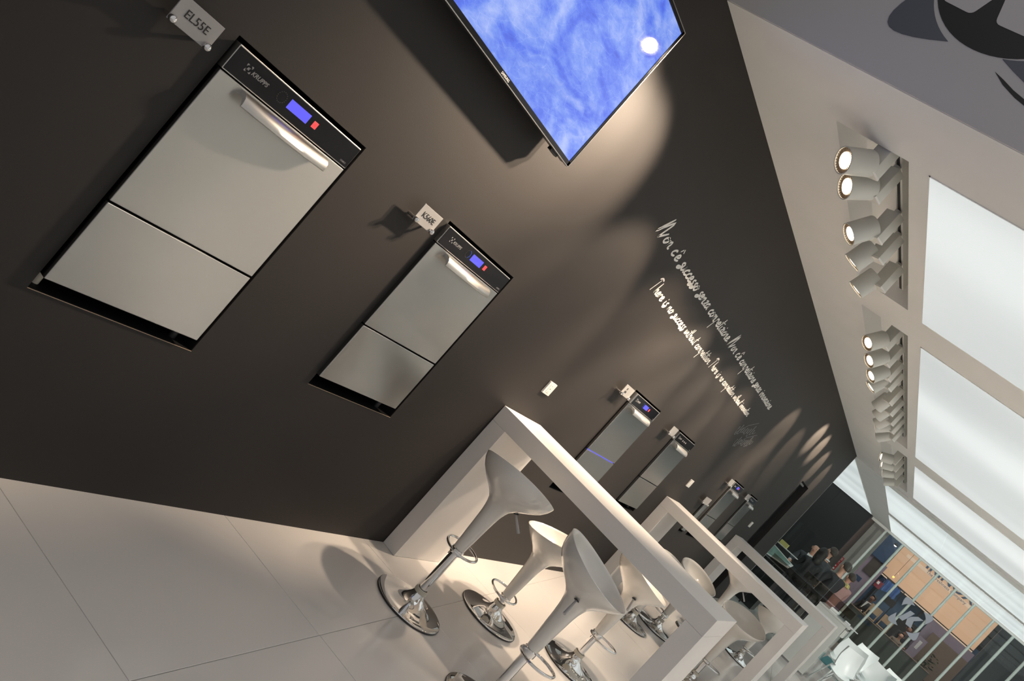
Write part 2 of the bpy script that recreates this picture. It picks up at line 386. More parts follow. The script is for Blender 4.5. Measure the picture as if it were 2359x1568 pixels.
# door niche
dn = ST(MB().box(-.60, -.58, 11.2, 12.6, 0, 2.2).box(-.60, -.05, 11.53, 11.56, 0, 2.05).box(-.60, -.05, 12.26, 12.29, 0, 2.05).box(-.60, -.05, 11.53, 12.29, 2.03, 2.06).build('door_1', 'farwall', None))
Box('door_leaf', 'farwall', dn, -.14, -.10, 11.60, 12.24, 0.0, 2.0, c=.003)
Box('door_head', 'edge', dn, -.10, -.06, 11.58, 12.24, 1.995, 2.018)
MB().disc((-.10, 12.02, 1.66), (1, 0, 0), 0, .045, t=.008).disc((-.10, 12.02, 1.53), (1, 0, 0), 0, .045, t=.008).build('door_reflection', 'cream', dn)  # pale discs standing in for a round reflection in the dark door

# ceiling with slots for the track lights and openings for the light boxes
REC = [(0.502, 0.864, 3.431, 5.291), (0.502, 0.864, 5.802, 9.792), (0.502, 0.864, 10.304, 13.079)]
PX1 = 5.4
BOXES = [(0.961, PX1, 3.448, 5.336), (0.961, PX1, 5.842, 9.867), (0.961, PX1, 10.445, 13.08)]
ceil = ST(plate('ceiling', 'ceil', 'z', H, H + 0.05, -0.06, 6.0, 2.9365, 13.42, REC + BOXES + [(5.5, 5.94, 6.4, 12.4)]))
for (a, b, c, d) in REC + [(5.5, 5.94, 6.4, 12.4)]:  # last slot added for the unseen opposite spotlights
    t = 0.165; e = .006
    MB().box(a - e, b + e, c - e, d + e, H + t, H + t + .01).box(a - e, a, c - e, d + e, H + .0499, H + t).box(b, b + e, c - e, d + e, H + .0499, H + t).box(a - e, b + e, c - e, c, H + .0499, H + t).box(a - e, b + e, d, d + e, H + .0499, H + t).build('slot_housing', 'ceil', ceil)
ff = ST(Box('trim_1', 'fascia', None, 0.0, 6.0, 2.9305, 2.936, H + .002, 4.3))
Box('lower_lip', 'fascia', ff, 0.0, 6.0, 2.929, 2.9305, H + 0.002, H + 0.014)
ST(Box('trim_2', 'ceil', None, 0.0, 6.0, 13.421, 13.439, H - .012, H + .04))
# rear ceiling
REAR = [(0.470, PX1, 13.9, 17.62), (0.450, PX1, 18.12, 21.38), (-4.0, -0.06, 13.6, 21.10)]
rc = ST(plate('ceiling', 'ceil', 'z', H + .002, H + 0.05, -4.2, 6.0, 13.44, 21.55, REAR))
def panel(rect, m, label, seams=()):
    a, b, c, d = rect; root = empty('ceiling_light_panel', ((a + b) / 2, (c + d) / 2, H), label, 'ceiling light', None)
    xs = [a] + list(seams) + [b]
    for i in range(len(xs) - 1):
        Box('diffuser', m, root, xs[i] + (.0006 if i else .006), xs[i + 1] - (.0006 if i < len(xs) - 2 else .006), c + .006, d - .006, H - .006, H + .02)
    MB().box(a, a + .006, c, d, H - .004, H + .04).box(b - .006, b, c, d, H - .004, H + .04).box(a, b, c, c + .006, H - .004, H + .04).box(a, b, d - .006, d, H - .004, H + .04).build('rim', 'mull', root)
panel(BOXES[0], 'box1', 'large glowing white ceiling panel nearest the grey fascia with the logo')
panel(BOXES[1], 'box1', 'second glowing white ceiling panel, the longest one beside the middle spotlight slot')
panel(BOXES[2], 'box1', 'third glowing white ceiling panel beside the farthest spotlight slot')
SE = (1.55, 2.65, 3.75, 4.85)
panel(REAR[0], 'box2', 'glossy glowing ceiling panel just beyond the ceiling fold with thin seams', SE)
panel(REAR[1], 'box2', 'glossy glowing ceiling panel directly above the white window posts', SE)
panel(REAR[2], 'box2', 'glowing ceiling panel above the dark back wall, seen as a small triangle')

# back of the stand; unseen white wall added opposite to bounce light
ST(Box('wall_bounce', 'ceil', None, 6.0, 6.1, 3.2, 21.5, 0, H + .05))
bw = ST(Box('wall_back', 'farwall', None, -4.2, -0.05, 21.15, 21.20, 0, H))
for k in range(3): Box('wall_panel_joint', 'ink', bw, -0.9 - 1.2 * k, -0.885 - 1.2 * k, 21.144, 21.15, 0, H)
Box('wall_end', 'band', bw, -0.052, -0.035, 21.15, 22.6, 0, H)
ST(Box('wall_side', 'farwall', None, -4.25, -4.2, 13.4, 21.2, 0, H))
ST(Box('wall_return', 'wall', None, -4.2, -0.05, 13.36, 13.42, 0, H))
gw = ST(Box('wall_grey', 'greywall', None, -0.9, 0.345, 23.0, 23.15, 0, 3.3))
# glazed end with white posts
win = ST(Box('window_1', 'mull', None, -0.04, 6.0, 21.42, 21.48, H - .06, H + .002))
pane = MB()
for k in range(12):
    x = 0.364 + 0.449 * k
    MB().tube([(x, 21.45, 0), (x, 21.45, H - .05)], 0.030, 14).build('window_post', 'mull', win, smooth=True)
for k in range(6):
    a = 0.364 + 0.898 * k; Box('window_pane', 'glass', win, a + .004, a + .894, 21.384, 21.390, 0.02, H - .05)

# hall beyond the glass
ST(Box('floor_hall', 'hallfl', None, -8, 14, 21.75, 42, -0.08, -0.02))
ST(Box('wall_hall', 'bluew', None, -6, 14, 30.4, 30.6, -0.1, 2.45))
ST(Box('wall_hall_back', 'darkb', None, -8, 14, 33, 33.2, -0.1, 8))

ST(Box('ceiling_hall', 'darkb', None, -8, 14, 21.75, 42, 5.0, 5.1))
# fascia logo
def logo(root, mapf, d, leafm, kmode):
    for k in range(4): MB().prism(leaf(k), mapf, d).build('logo_leaf', leafm, root)
fo = empty('fascia_logo', (0.93, 2.93, 3.455), 'large black round K logo with slate corner leaves on the grey fascia', 'logo')
mf = lambda a, b: (0.93 + a * 1.02, 2.930, 3.455 + b * 1.02)
logo(fo, mf, (0, -.002, 0), 'slate', 0)
q = MB().prism([(.288 * math.cos(2 * PI * i / 64), .288 * math.sin(2 * PI * i / 64)) for i in range(64)], mf, (0, -.0015, 0)); q.build('logo_disc', 'inkv', fo)
mf2 = lambda a, b: (0.93 + a * 1.12, 2.9282, 3.455 + b * 1.12)
def rnd(poly, r=.018):
    out = []; n = len(poly)
    for i in range(n):
        p0, p, p1 = Vector(poly[i - 1]), Vector(poly[i]), Vector(poly[(i + 1) % n]); a = (p0 - p).normalized() * min(r, (p0 - p).length * .45); b = (p1 - p).normalized() * min(r, (p1 - p).length * .45)
        for k in range(5):
            t = k / 4; out.append(tuple((p + a) * (1 - t)**2 + p * 2 * t * (1 - t) + (p + b) * t * t))
    return out
KS_F = [(-.197, -.155), (-.105, .14), (.0, .14), (-.045, .0), (.0, .0), (-.09, -.156)]
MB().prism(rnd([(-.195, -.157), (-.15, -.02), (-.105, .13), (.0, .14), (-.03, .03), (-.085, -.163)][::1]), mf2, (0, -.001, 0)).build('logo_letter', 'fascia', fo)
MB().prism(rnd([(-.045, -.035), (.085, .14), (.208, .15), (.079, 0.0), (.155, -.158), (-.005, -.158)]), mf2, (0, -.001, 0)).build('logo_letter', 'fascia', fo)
MB().prism([(.11, -.325), (.16, -.354), (.22, -.376), (.28, -.390), (.33, -.392), (.33, -.380), (.27, -.372), (.2, -.355), (.15, -.337)], mf, (0, -.001, 0)).build('logo_shadow', 'inkv', fo)
# sticker on the glass
go = empty('window_logo', (1.914, 21.36, 1.72), 'silver K logo sticker with four corner leaves on the far glass', 'logo')
mg = lambda a, b: (1.914 + a, 21.378, 1.72 + b)
logo(go, mg, (0, -.003, 0), 'silver', 1)
MB().prism(K_STEM, mg, (0, -.003, 0)).build('logo_letter', 'silver', go)
MB().prism(K_ARM, mg, (0, -.003, 0)).build('logo_letter', 'silver', go)

# ================================================================== WALL UNITS
def mini_logo(par, y, z, s, x, m):
    mp = lambda a, b: (x, y + a * s, z + b * s)
    q = MB()
    for k in range(4): q.prism(leaf(k, 4), mp, (.0006, 0, 0))
    q.prism([(a * .8, b * .8) for a, b in K_STEM], mp, (.0006, 0, 0)); q.prism([(a * .8, b * .8) for a, b in K_ARM], mp, (.0006, 0, 0))
    return q.build('brand_mark', m, par)
LAB = {'EL55E': 'large stainless dishwasher set in the dark wall, nearest, with warm light streak',
       'K560E': 'stainless dishwasher in the wall with lit blue dial, right of the small K560E tag',
       'a': 'stainless dishwasher with steel framed control panel and blue glowing seam above the first table',
       'b': 'stainless dishwasher with unlit control panel, between blue-seamed one and second table',
       'c': 'far stainless dishwasher with small blue display above the second white table',
       'd': 'farthest stainless dishwasher on the wall, with a bright reflection on its unlit panel',
       'e': 'narrow stainless column unit recessed in the wall under the lowest tag'}
def machine(m):
    y0, y1, zb, zs, zd, zt = m['y0'], m['y1'], m['zb'], m['zs'], m['zd'], m['zt']; F = 0.02
    root = empty('dishwasher' if zs else 'steel_column_unit', (-0.2, (y0 + y1) / 2, m['r'][2]), LAB[m['name']], 'dishwasher' if zs else 'appliance', 'appliances set into the dark wall' if zs else None)
    Box('cabinet', 'liner', root, -.48, -.022, y0 + .012, y1 - .012, zb + .004, zt - .004)
    for yy in (y0 + .03, y1 - .03): 
        for xx in (-.05, -.42): MB().tube([(xx, yy, m['r'][2] + .001), (xx, yy, zb + .01)], .014, 10).build('foot', 'cream' if yy < (y0 + y1) / 2 else 'blackp', root, smooth=True)
    if not zs:
        Box('front_panel', 'steel', root, -.02, F, y0, y1, zb, zt, c=.003); return
    Box('lower_panel', 'steel', root, -.022, F, y0, y1, zb, zs - .003, c=.0025)
    dr = Box('door', 'steel', root, -.022, F, y0, y1, zs + .003, zd - .003, c=.0025)
    if m.get('blueline'): Box('blue_seam', 'blue', root, .002, F - .006, y0 + .03, y1 - .01, zs - .003, zs + .003)
    # bowed handle lip
    W = y1 - y0; a = y0 + .165 * W; b = y0 + .83 * W; zt_ = zd - .008; n = 18; vs = []; fs = []
    prof = [(0, 0), (.35, .000), (.65, -.004), (.88, -.013), (1.0, -.028), (.97, -.036), (.90, -.038), (.80, -.030), (.5, -.018), (.0, -.014)]
    for i in range(n + 1):
        t = i / n; dep = .036 + .028 * math.sin(PI * t) ** .8; y = a + (b - a) * t
        for (px, pz) in prof: vs.append((F + px * dep, y, zt_ + pz))
    k = len(prof)
    for i in range(n):
        for j in range(k): fs.append((i * k + j, (i + 1) * k + j, (i + 1) * k + (j + 1) % k, i * k + (j + 1) % k))
    fs.append(tuple(range(k))); fs.append(tuple(n * k + j for j in range(k))[::-1])
    MB().add(vs, fs).build('handle', 'steel2', dr, smooth=True)
    # control panel
    cp = Box('control_panel', 'steel2', root, -.022, F, y0, y1, zd + .001, zt, c=.002)
    bz = .022 if m.get('frame') else .003
    Box('panel_glass', 'black', cp, F - .002, F + .0015, y0 + bz, y1 - bz, zd + .004, zt - .004)
    x = F + .0016; s = W / .555; c = (zd + zt) / 2
    mini_logo(cp, y0 + .062 * s, c + .004, .034, x, 'logoink')
    text('brand_name', 'KRUPPS', .0175, 'logoink', cp, (x, y0 + .077 * s, c - .004), (0, 1, 0), (0, 0, 1), shear=.25, sx=1.05, weight=.0003)
    text('range_name', 'UNIKO', .0085, 'logoink', cp, (x, y1 - .042 * s, zd + .012), (0, 1, 0), (0, 0, 1))
    dz = c + .004; q = MB(); q2 = MB()
    for i in range(16):
        aa = 2 * PI * i / 16; py = y0 + .200 * s + .0165 * math.cos(aa); pz = dz + .0165 * math.sin(aa)
        (q2 if (m['lit'] == 'on' and -1.1 < math.atan2(math.sin(aa), math.cos(aa)) < 1.3) else q).disc((x, py, pz), (1, 0, 0), 0, .0013, 8, .0005)
    q.build('dial_dot', 'dimdot', cp)
    if m['lit'] == 'on': q2.build('lit_dial_dot', 'bluedot', cp)
    if m['lit'] in ('on', 'off'):
        Box('display', 'blue', cp, x - .001, x + .0006, y0 + .231 * s, y0 + .321 * s, c - .011, c + .019)
        Box('start_button', 'red', cp, x - .001, x + .0008, y0 + .341 * s, y0 + .361 * s, c - .007, c + .014, c=.0006)
        MB().disc((x + .0008, y0 + .351 * s, c + .0035), (1, 0, 0), .004, .0055, 3, .0003).build('button_symbol', 'pinkred', cp)
    else:
        for i in range(3): Box('indicator', 'logoink', cp, x - .001, x + .0004, y0 + (.19 + .05 * i) * s, y0 + (.215 + .05 * i) * s, c - .006, c + .006)
for m in MACH: machine(m)

TAGS = [(1.165, 1.298, 1.396, 1.468, ['EL55E'], .031, 'grey tag reading EL55E on two studs beside the nearest dishwasher'),
        (2.304, 2.433, 1.402, 1.474, ['K560E'], .031, 'grey tag reading K560E on two studs left of the second dishwasher'),
        (4.812, 4.975, 1.393, 1.466, ['EF', 'ERR'], .02, 'grey two line tag left of the steel framed dishwasher'),
        (6.015, 6.166, 1.390, 1.462, [], .02, 'grey tag beside the dishwasher with unlit panel'),
        (8.450, 8.620, 1.374, 1.446, [], .02, 'small far grey tag beside the dishwasher above the second table'),
        (9.478, 9.650, 1.370, 1.438, [], .02, 'farthest grey tag beside the last dishwasher'),
        (8.190, 8.430, 1.085, 1.160, [], .02, 'lowest grey tag, above the narrow steel column')]
for (a, b, c, d, tx, ts, lab) in TAGS:
    root = empty('name_tag', (0, (a + b) / 2, c), lab, 'tag', 'name tags on the dark wall')
    Box('plate', 'tag', root, .036, .040, a, b, c, d, c=.0008)
    for yy in (a + .010, b - .010):
        MB().tube([(.0005, yy, c + .008), (.036, yy, c + .008)], .006, 12).build('stud', 'chrome', root, smooth=True)
        hd = [(.0105, 0), (.0115, .004), (.0105, .010), (.0075, .014), (.003, .016)]
        q = MB(); k = 16; vs = []
        for (r, h_) in hd: vs += [(.040 + h_, yy + r * math.cos(2 * PI * j / k), c + .008 + r * math.sin(2 * PI * j / k)) for j in range(k)]
        fs = [(i * k + j, i * k + (j + 1) % k, (i + 1) * k + (j + 1) % k, (i + 1) * k + j) for i in range(len(hd) - 1) for j in range(k)] + [tuple(range(4 * k, 5 * k)), tuple(range(k))[::-1]]
        q.add(vs, fs).build('screw_head', 'chrome', root, smooth=True)
    for i, s_ in enumerate(tx):
        n_ = len(tx); text('lettering', s_, ts, 'ink', root, (.0405, (a + b) / 2 + (0 if n_ == 1 else -.03), c + (d - c) * .5 - ts * .25 - (i - (n_ - 1) / 2) * ts * 1.1), (0, 1, 0), (0, 0, 1), align='CENTER', sx=1.0)
for (a, b, lab) in [(4.060, 4.150, 'white wall socket above the first table corner'), (7.485, 7.585, 'white wall socket above the second table corner'), (10.88, 10.985, 'white wall socket between the last dishwasher and the door')]:
    root = empty('wall_socket', (0, (a + b) / 2, 1.13), lab, 'socket', 'wall sockets')
    Box('cover_plate', 'socket', root, .0005, .012, a, b, 1.13, 1.208, c=.002)
    Box('socket_insert', 'socket', root, .008, .014, a + .022, b - .022, 1.143, 1.195, c=.001)
    MB().disc((.014, (a + b) / 2, 1.169), (1, 0, 0), 0, .0035, 10, .0005).disc((.014, (a + b) / 2, 1.150), (1, 0, 0), 0, .002, 10, .0005).disc((.014, (a + b) / 2, 1.188), (1, 0, 0), 0, .002, 10, .0005).build('socket_hole', 'ink', root)

# TV
tv = empty('wall_television', (0.06, 2.11, 1.945), 'large flat television showing a blue picture, high on the dark wall', 'television')
Y0, Y1, Z0, Z1 = 1.512, 2.710, 1.945, 2.617
Box('housing', 'blackp', tv, .062, .104, Y0, Y1, Z0, Z1, c=.004)
Box('back_bulge', 'blackp', tv, .022, .066, Y0 + .15, Y1 - .15, Z0 + .05, Z1 - .16, c=.01)
Box('wall_mount', 'blackp', tv, .0005, .03, 1.9, 2.32, 2.12, 2.45)
bz = MB(); t = .013
for b in ((Y0, Y1, Z0, Z0 + .017), (Y0, Y1, Z1 - t, Z1), (Y0, Y0 + t, Z0, Z1), (Y1 - t, Y1, Z0, Z1)): bz.box(.100, .107, *b)
bz.build('bezel', 'black', tv)
rm = MB()
for b in ((Y0 - .002, Y1 + .002, Z0 - .003, Z0), (Y0 - .002, Y1 + .002, Z1, Z1 + .003), (Y0 - .003, Y0, Z0, Z1), (Y1, Y1 + .003, Z0, Z1)): rm.box(.092, .1085, *b)
rm.build('metal_rim', 'rim', tv)
Box('screen', 'tv', tv, .100, .1045, Y0 + t, Y1 - t, Z0 + .017, Z1 - t)
text('maker_name', 'SAMSUNG', .0125, 'white', tv, (.1073, 2.11, Z0 + .004), (0, 1, 0), (0, 0, 1), align='CENTER', weight=.0003)
Box('sensor', 'blackp', tv, .07, .09, 2.58, 2.64, Z0 - .012, Z0, c=.002)

# ------------------------------------------------------------------ hand written quote
G = {
 'a': (.95, [[(.75, .9), (.45, 1), (.12, .65), (.05, .2), (.25, 0), (.6, .35), (.78, 1), (.72, .2), (.95, 0)]]),
 'c': (.80, [[(.7, .85), (.5, 1), (.15, .65), (.08, .2), (.35, 0), (.8, .2)]]),
 'e': (.85, [[(.1, .4), (.6, .62), (.62, .92), (.35, 1), (.08, .5), (.12, .08), (.4, 0), (.85, .25)]]),
 'h': (.90, [[(.2, 2.5), (.05, 0), (.15, .55), (.5, 1), (.62, .7), (.58, .1), (.9, 0)]]),
 'i': (.45, [[(.15, 1), (.08, .1), (.42, .0)], [(.28, 1.45), (.34, 1.62)]]),
 'm': (1.25, [[(.08, 1), (.02, 0), (.12, .6), (.38, 1), (.42, .7), (.38, 0), (.5, .6), (.8, 1), (.85, .6), (.82, .05), (1.15, 0)]]),
 'n': (.95, [[(.1, 1), (.02, 0), (.15, .6), (.5, 1), (.6, .7), (.55, .05), (.9, 0)]]),
 'o': (.85, [[(.45, 1), (.1, .6), (.08, .1), (.4, 0), (.7, .5), (.55, .98), (.4, .85), (.95, .75)]]),
 'p': (.95, [[(.2, 1.1), (-.12, -1.6)], [(.1, .4), (.4, 1), (.75, .8), (.65, .15), (.2, .02), (.9, .2)]]),
 'r': (.70, [[(.1, 1), (.02, 0), (.12, .6), (.35, 1), (.62, .85), (.7, .6)]]),
 's': (.72, [[(.68, 1.05), (.38, .95), (.28, .7), (.58, .35), (.5, -.05), (.15, -.35), (-.12, -.3), (-.05, -.05), (.5, .2)]]),
 't': (.60, [[(.4, 2.3), (.15, .1), (.5, 0)], [(-.05, 1.35), (.75, 1.55)]]),
 'u': (.95, [[(.1, 1), (.05, .2), (.28, 0), (.6, .45), (.72, 1), (.68, .15), (.95, 0)]]),
 'v': (.70, [[(.1, 1), (.15, 0), (.35, .2), (.65, 1), (.75, .9)]]),
 'w': (1.1, [[(.1, 1), (.1, .05), (.35, .2), (.55, .9), (.52, .1), (.75, .2), (1.0, 1)]]),
 'z': (.75, [[(.1, .92), (.65, 1), (.05, .05), (.35, .1), (.7, -.02)]]),
 'N': (1.75, [[(.55, 3.1), (-.25, -.1), (.95, 2.8), (.72, .05), (.75, -.2), (1.6, 1.2)]]),
 'T': (1.15, [[(.45, 2.6), (.1, -.3)], [(-.1, 2.5), (.35, 2.95), (.95, 2.75)]]),
 '.': (.30, [[(.1, .05), (.16, .12)]]),
 "'": (.32, [[(.45, 1.9), (.25, 1.35)]]),
 'è': (.85, [[(.1, .4), (.6, .62), (.62, .92), (.35, 1), (.08, .5), (.12, .08), (.4, 0), (.85, .25)], [(.25, 2.1), (.55, 1.55)]]),
 ' ': (.75, []),
}
def smooth(pts, n=4):
    if len(pts) < 3: return [Vector(p) for p in pts]
    P = [Vector(p) for p in pts]; P = [P[0] * 2 - P[1]] + P + [P[-1] * 2 - P[-2]]; out = []
    for i in range(1, len(P) - 2):
        for k in range(n):
            t = k / n; a, b, c, d = P[i - 1], P[i], P[i + 1], P[i + 2]
            out.append(.5 * ((2 * b) + (c - a) * t + (2 * a - 5 * b + 4 * c - d) * t * t + (3 * b - a - 3 * c + d) * t**3))
    out.append(P[-2]); return out
def ribbon(q, pts, wdt, mapf, th):
    n = len(pts); L = []; R = []
    for i, p in enumerate(pts):
        d = pts[min(i + 1, n - 1)] - pts[max(i - 1, 0)]
        if d.length < 1e-6: d = Vector((1, 0))
        d.normalize(); nn = Vector((-d.y, d.x)) * wdt * (.62 if i in (0, n - 1) else 1)
        L.append(p + nn); R.append(p - nn)
    vs = [mapf(*p, 0) for p in L] + [mapf(*p, 0) for p in R] + [mapf(*p, th) for p in L] + [mapf(*p, th) for p in R]; fs = []
    for i in range(n - 1):
        fs += [(2 * n + i, 2 * n + i + 1, 3 * n + i + 1, 3 * n + i), (i, i + 1, 2 * n + i + 1, 2 * n + i), (n + i, 3 * n + i, 3 * n + i + 1, n + i + 1)]
    fs += [(0, 2 * n, 3 * n, n), (n - 1, 2 * n - 1, 4 * n - 1, 3 * n - 1)]
    q.add(vs, fs)
def script_line(s, ya, yb, z, xh, wdt, parent):
    tot = sum(G[c][0] for c in s); k = (yb - ya) / tot; x = 0
    for wd in s.split(' '):
        q = MB()
        for c in wd:
            for st in G[c][1]:
                pts = smooth(st)
                pts = [Vector((p.x * k + p.y * xh * .28 , p.y * xh)) for p in pts]
                pts = [Vector((p.x + ya + x * k, p.y + z)) for p in pts]
                ribbon(q, pts, wdt, lambda a, b, h_: (.0006 + h_ * 1.0, a, b), .0012)
            x += G[c][0]
        x += G[' '][0]
        q.build('word', 'white', parent)
qt = empty('wall_quote', (0, 5.8, 2.0), 'white hand-written two line quote lettered on the dark wall, with grey signature', 'lettering')
script_line("Non c'è successo senza competizione. Non c'è competizione senza innovazione.", 3.835, 7.86, 2.146, .038, .0062, qt)
script_line("There is no success without competition. There is no competition without innovation.", 4.225, 7.46, 1.944, .030, .0050, qt)
q = MB()
for (ya, yb, z, ph) in ((7.50, 8.02, 1.86, 0.3), (7.74, 8.20, 1.775, 1.2)):
    pts = []
    for i in range(140):
        t = i / 139; amp = .022 + .040 * math.exp(-((t - .12) / .10)**2) + .050 * math.exp(-((t - .78) / .07)**2) + .02 * math.exp(-((t - .5) / .05)**2)
        aa = t * 2 * PI * 9 + ph; pts.append(Vector((ya + (yb - ya) * t + .022 * math.cos(aa), z + .11 * (t - .5) + amp * math.sin(aa))))
    ribbon(q, pts, .0013, lambda a, b, h_: (.0006 + h_, a, b), .001)
    ribbon(q, [Vector((ya + .02, z - .09)), Vector((ya + .2, z + .05)), Vector((ya + .42, z + .14))], .0013, lambda a, b, h_: (.0006 + h_, a, b), .001)
q.build('signature', 'grey', qt)

# ================================================================== TABLES
def table(yf, yb, x1, label, left=0.002):
    zt, zi, lw = .965, .869, .100
    root = empty('bar_table', ((left + x1) / 2, (yf + yb) / 2, 0), label, 'table', 'white bar tables')
    Box('tabletop', 'table', root, left, x1, yf, yb, zi, zt, c=.0015)
    Box('leg', 'table', root, left, left + lw, yf, yb, 0.001, zi - .0006, c=.0015)
    Box('leg', 'table', root, x1 - lw, x1, yf, yb, 0.001, zi - .0006, c=.0015)
table(3.8585, 4.3446, 1.465, 'nearest white portal shaped bar table against the dark wall')
table(7.2700, 7.7300, 1.472, 'second white portal shaped bar table, behind the nearest one')
table(10.690, 11.180, 1.476, 'third white portal shaped bar table, in front of the glossy desk')

# ================================================================== STOOLS
def stool(x, y, hb, back, ring, label):
    """hb: height of the cone's foot; back: direction (deg) of the high rim; ring: direction of the foot ring"""
    root = empty('bar_stool', (0, 0, 0), label, 'stool', 'white cup shaped bar stools')
    MB().lathe([(.186, .001), (.188, .006), (.186, .013), (.178, .016), (.155, .019), (.125, .024), (.095, .031), (.070, .041), (.052, .053), (.040, .067), (.033, .082), (.031, .092)], n=64).build('base', 'chrome', root, smooth=True)
    MB().lathe([(.1865, .0005), (.1895, .003), (.1895, .008), (.1865, .010)], n=64, cap=False).build('base_gasket', 'blackp', root, smooth=True)
    MB().lathe([(.026, .086), (.034, .086), (.0345, .090), (.034, .108), (.026, .108)], n=32, cap=False).build('base_collar', 'cream', root, smooth=True)
    MB().lathe([(.0225, .09), (.0225, hb + .06)], n=28).build('pole', 'chrome', root, smooth=True)
    MB().lathe([(.024, hb - .028), (.033, hb - .028), (.034, hb - .024), (.034, hb - .002), (.030, hb + .001)], n=32, cap=False).build('upper_collar', 'chrome', root, smooth=True)
    # foot ring: oval hoop gripping the collar
    q = MB(); pts = []
    for i in range(36):
        a = 2 * PI * i / 36; pts.append((.064 + .092 * math.cos(a), .088 * math.sin(a) * (1.0 + .10 * math.cos(a)), hb - .016 + .012 * (1 + math.cos(a)) * .5))
    q.tube(pts, .0068, 10, closed=True)
    rg = q.build('foot_ring', 'chrome', root, smooth=True, world=False); rg.rotation_euler = (0, 0, math.radians(ring))
    # cup seat: outer shell, rim and bowl
    n = 56; vs = []; fs = []
    PR = [(.0, .030), (.09, .036), (.18, .042), (.22, .046), (.255, .052), (.285, .063), (.303, .078), (.322, .100), (.342, .128), (.363, .155), (.385, .178), (.412, .197), (.436, .207), (.47, .211), (.52, .212)]
    def rad(h_):
        for (h0, r0), (h1, r1) in zip(PR, PR[1:]):
            if h_ <= h1: return r0 + (r1 - r0) * (h_ - h0) / (h1 - h0)
        return PR[-1][1]
    low = [0, .002, .05, .10, .15, .19, .22, .245, .265, .285, .296, .306]; up = [i / 9 for i in range(1, 10)]; inn = [1.0, .96, .85, .65, .45, .28, .12, .03, -.08, -.22, -.45, -.75, -1.0]
    for lv in range(len(low) + len(up) + len(inn)):
        for j in range(n):
            a = 2 * PI * j / n; cut = .440 + .054 * math.cos(a) + .004 * math.cos(2 * a)
            if lv < len(low): h_ = low[lv]; r = rad(h_) - (.003 if lv == 0 else 0)
            elif lv < len(low) + len(up): h_ = .306 + (cut - .306) * up[lv - len(low)]; r = rad(h_)
            else:
                k = lv - len(low) - len(up); u_ = inn[k]
                if u_ > 0: h_ = .356 + (cut - .356) * u_ + (.0015 if k == 0 else 0); r = rad(h_) - (.0035 if k == 0 else .008)
                else: v_ = -u_; r = (rad(.356) - .008) * (1 - v_) + .001; h_ = .356 - .022 * (1 - (1 - v_) ** 2)
            vs.append((r * math.cos(a), r * math.sin(a), hb + h_))
    NL = len(low) + len(up) + len(inn)
    for i in range(NL - 1):
        for j in range(n): fs.append((i * n + j, i * n + (j + 1) % n, (i + 1) * n + (j + 1) % n, (i + 1) * n + j))
    seat = MB().add(vs, fs).build('seat', 'stool', root, smooth=True); seat.rotation_euler = (0, 0, math.radians(back))
    # height lever leaves a small hole on the flank
    la = math.radians(90); dx, dy = math.cos(la), math.sin(la)
    MB().tube([(dx * .080, dy * .080, hb + .312), (dx * .108, dy * .108, hb + .288), (dx * .136, dy * .136, hb + .264), (dx * .158, dy * .158, hb + .245)], [.0045, .0055, .0068, .0074], 10).build('height_lever', 'lever', seat, smooth=True)
    q = MB(); u = Vector((dx, dy, -.9)).normalized(); q.disc((dx * .090, dy * .090, hb + .3065), (dx * .5, dy * .5, -1), 0, .013, 20, .002)
    q.build('lever_hole', 'ink', seat)
    root.location = (x, y, 0); return root
# camera-facing direction at each stool is roughly -60 deg
def cdir(x, y): return math.degrees(math.atan2(0 - y, 2 - x))
S = [(.448, 3.620, .365, 0, 170, 'glossy white stool in front of the nearest table by its wall leg, seat raised high'),
     (.502, 4.425, .152, 90, 200, 'glossy white stool pumped low, just behind the nearest table by the wall'),
     (1.040, 3.550, .352, -90, 50, 'large glossy white stool in front of the nearest table, base cut by the picture edge'),
     (.873, 4.991, .265, -78, 55, 'glossy white stool behind the nearest table with its lever facing the camera'),
     (.495, 7.130, .135, -150, 120, 'low white stool before the second table, its chrome base left of another base'),
     (.572, 7.755, .166, -150, -90, 'white stool tucked under the second table near the wall, cream bowl showing'),
     (1.140, 7.255, .235, 180, 40, 'white stool with wide cream bowl beside the outer corner of the nearest table'),
     (.680, 8.850, .375, 15, 60, 'tall-set white stool beyond the second table, its back rim above the tabletop'),
     (1.011, 10.053, .165, 10, 60, 'white stool between the second and third tables, half hidden by the second tabletop')]
for (x, y, hb, bo, ro, lab) in S:
    c = cdir(x, y); stool(x, y, hb, c + bo, c + ro, lab)

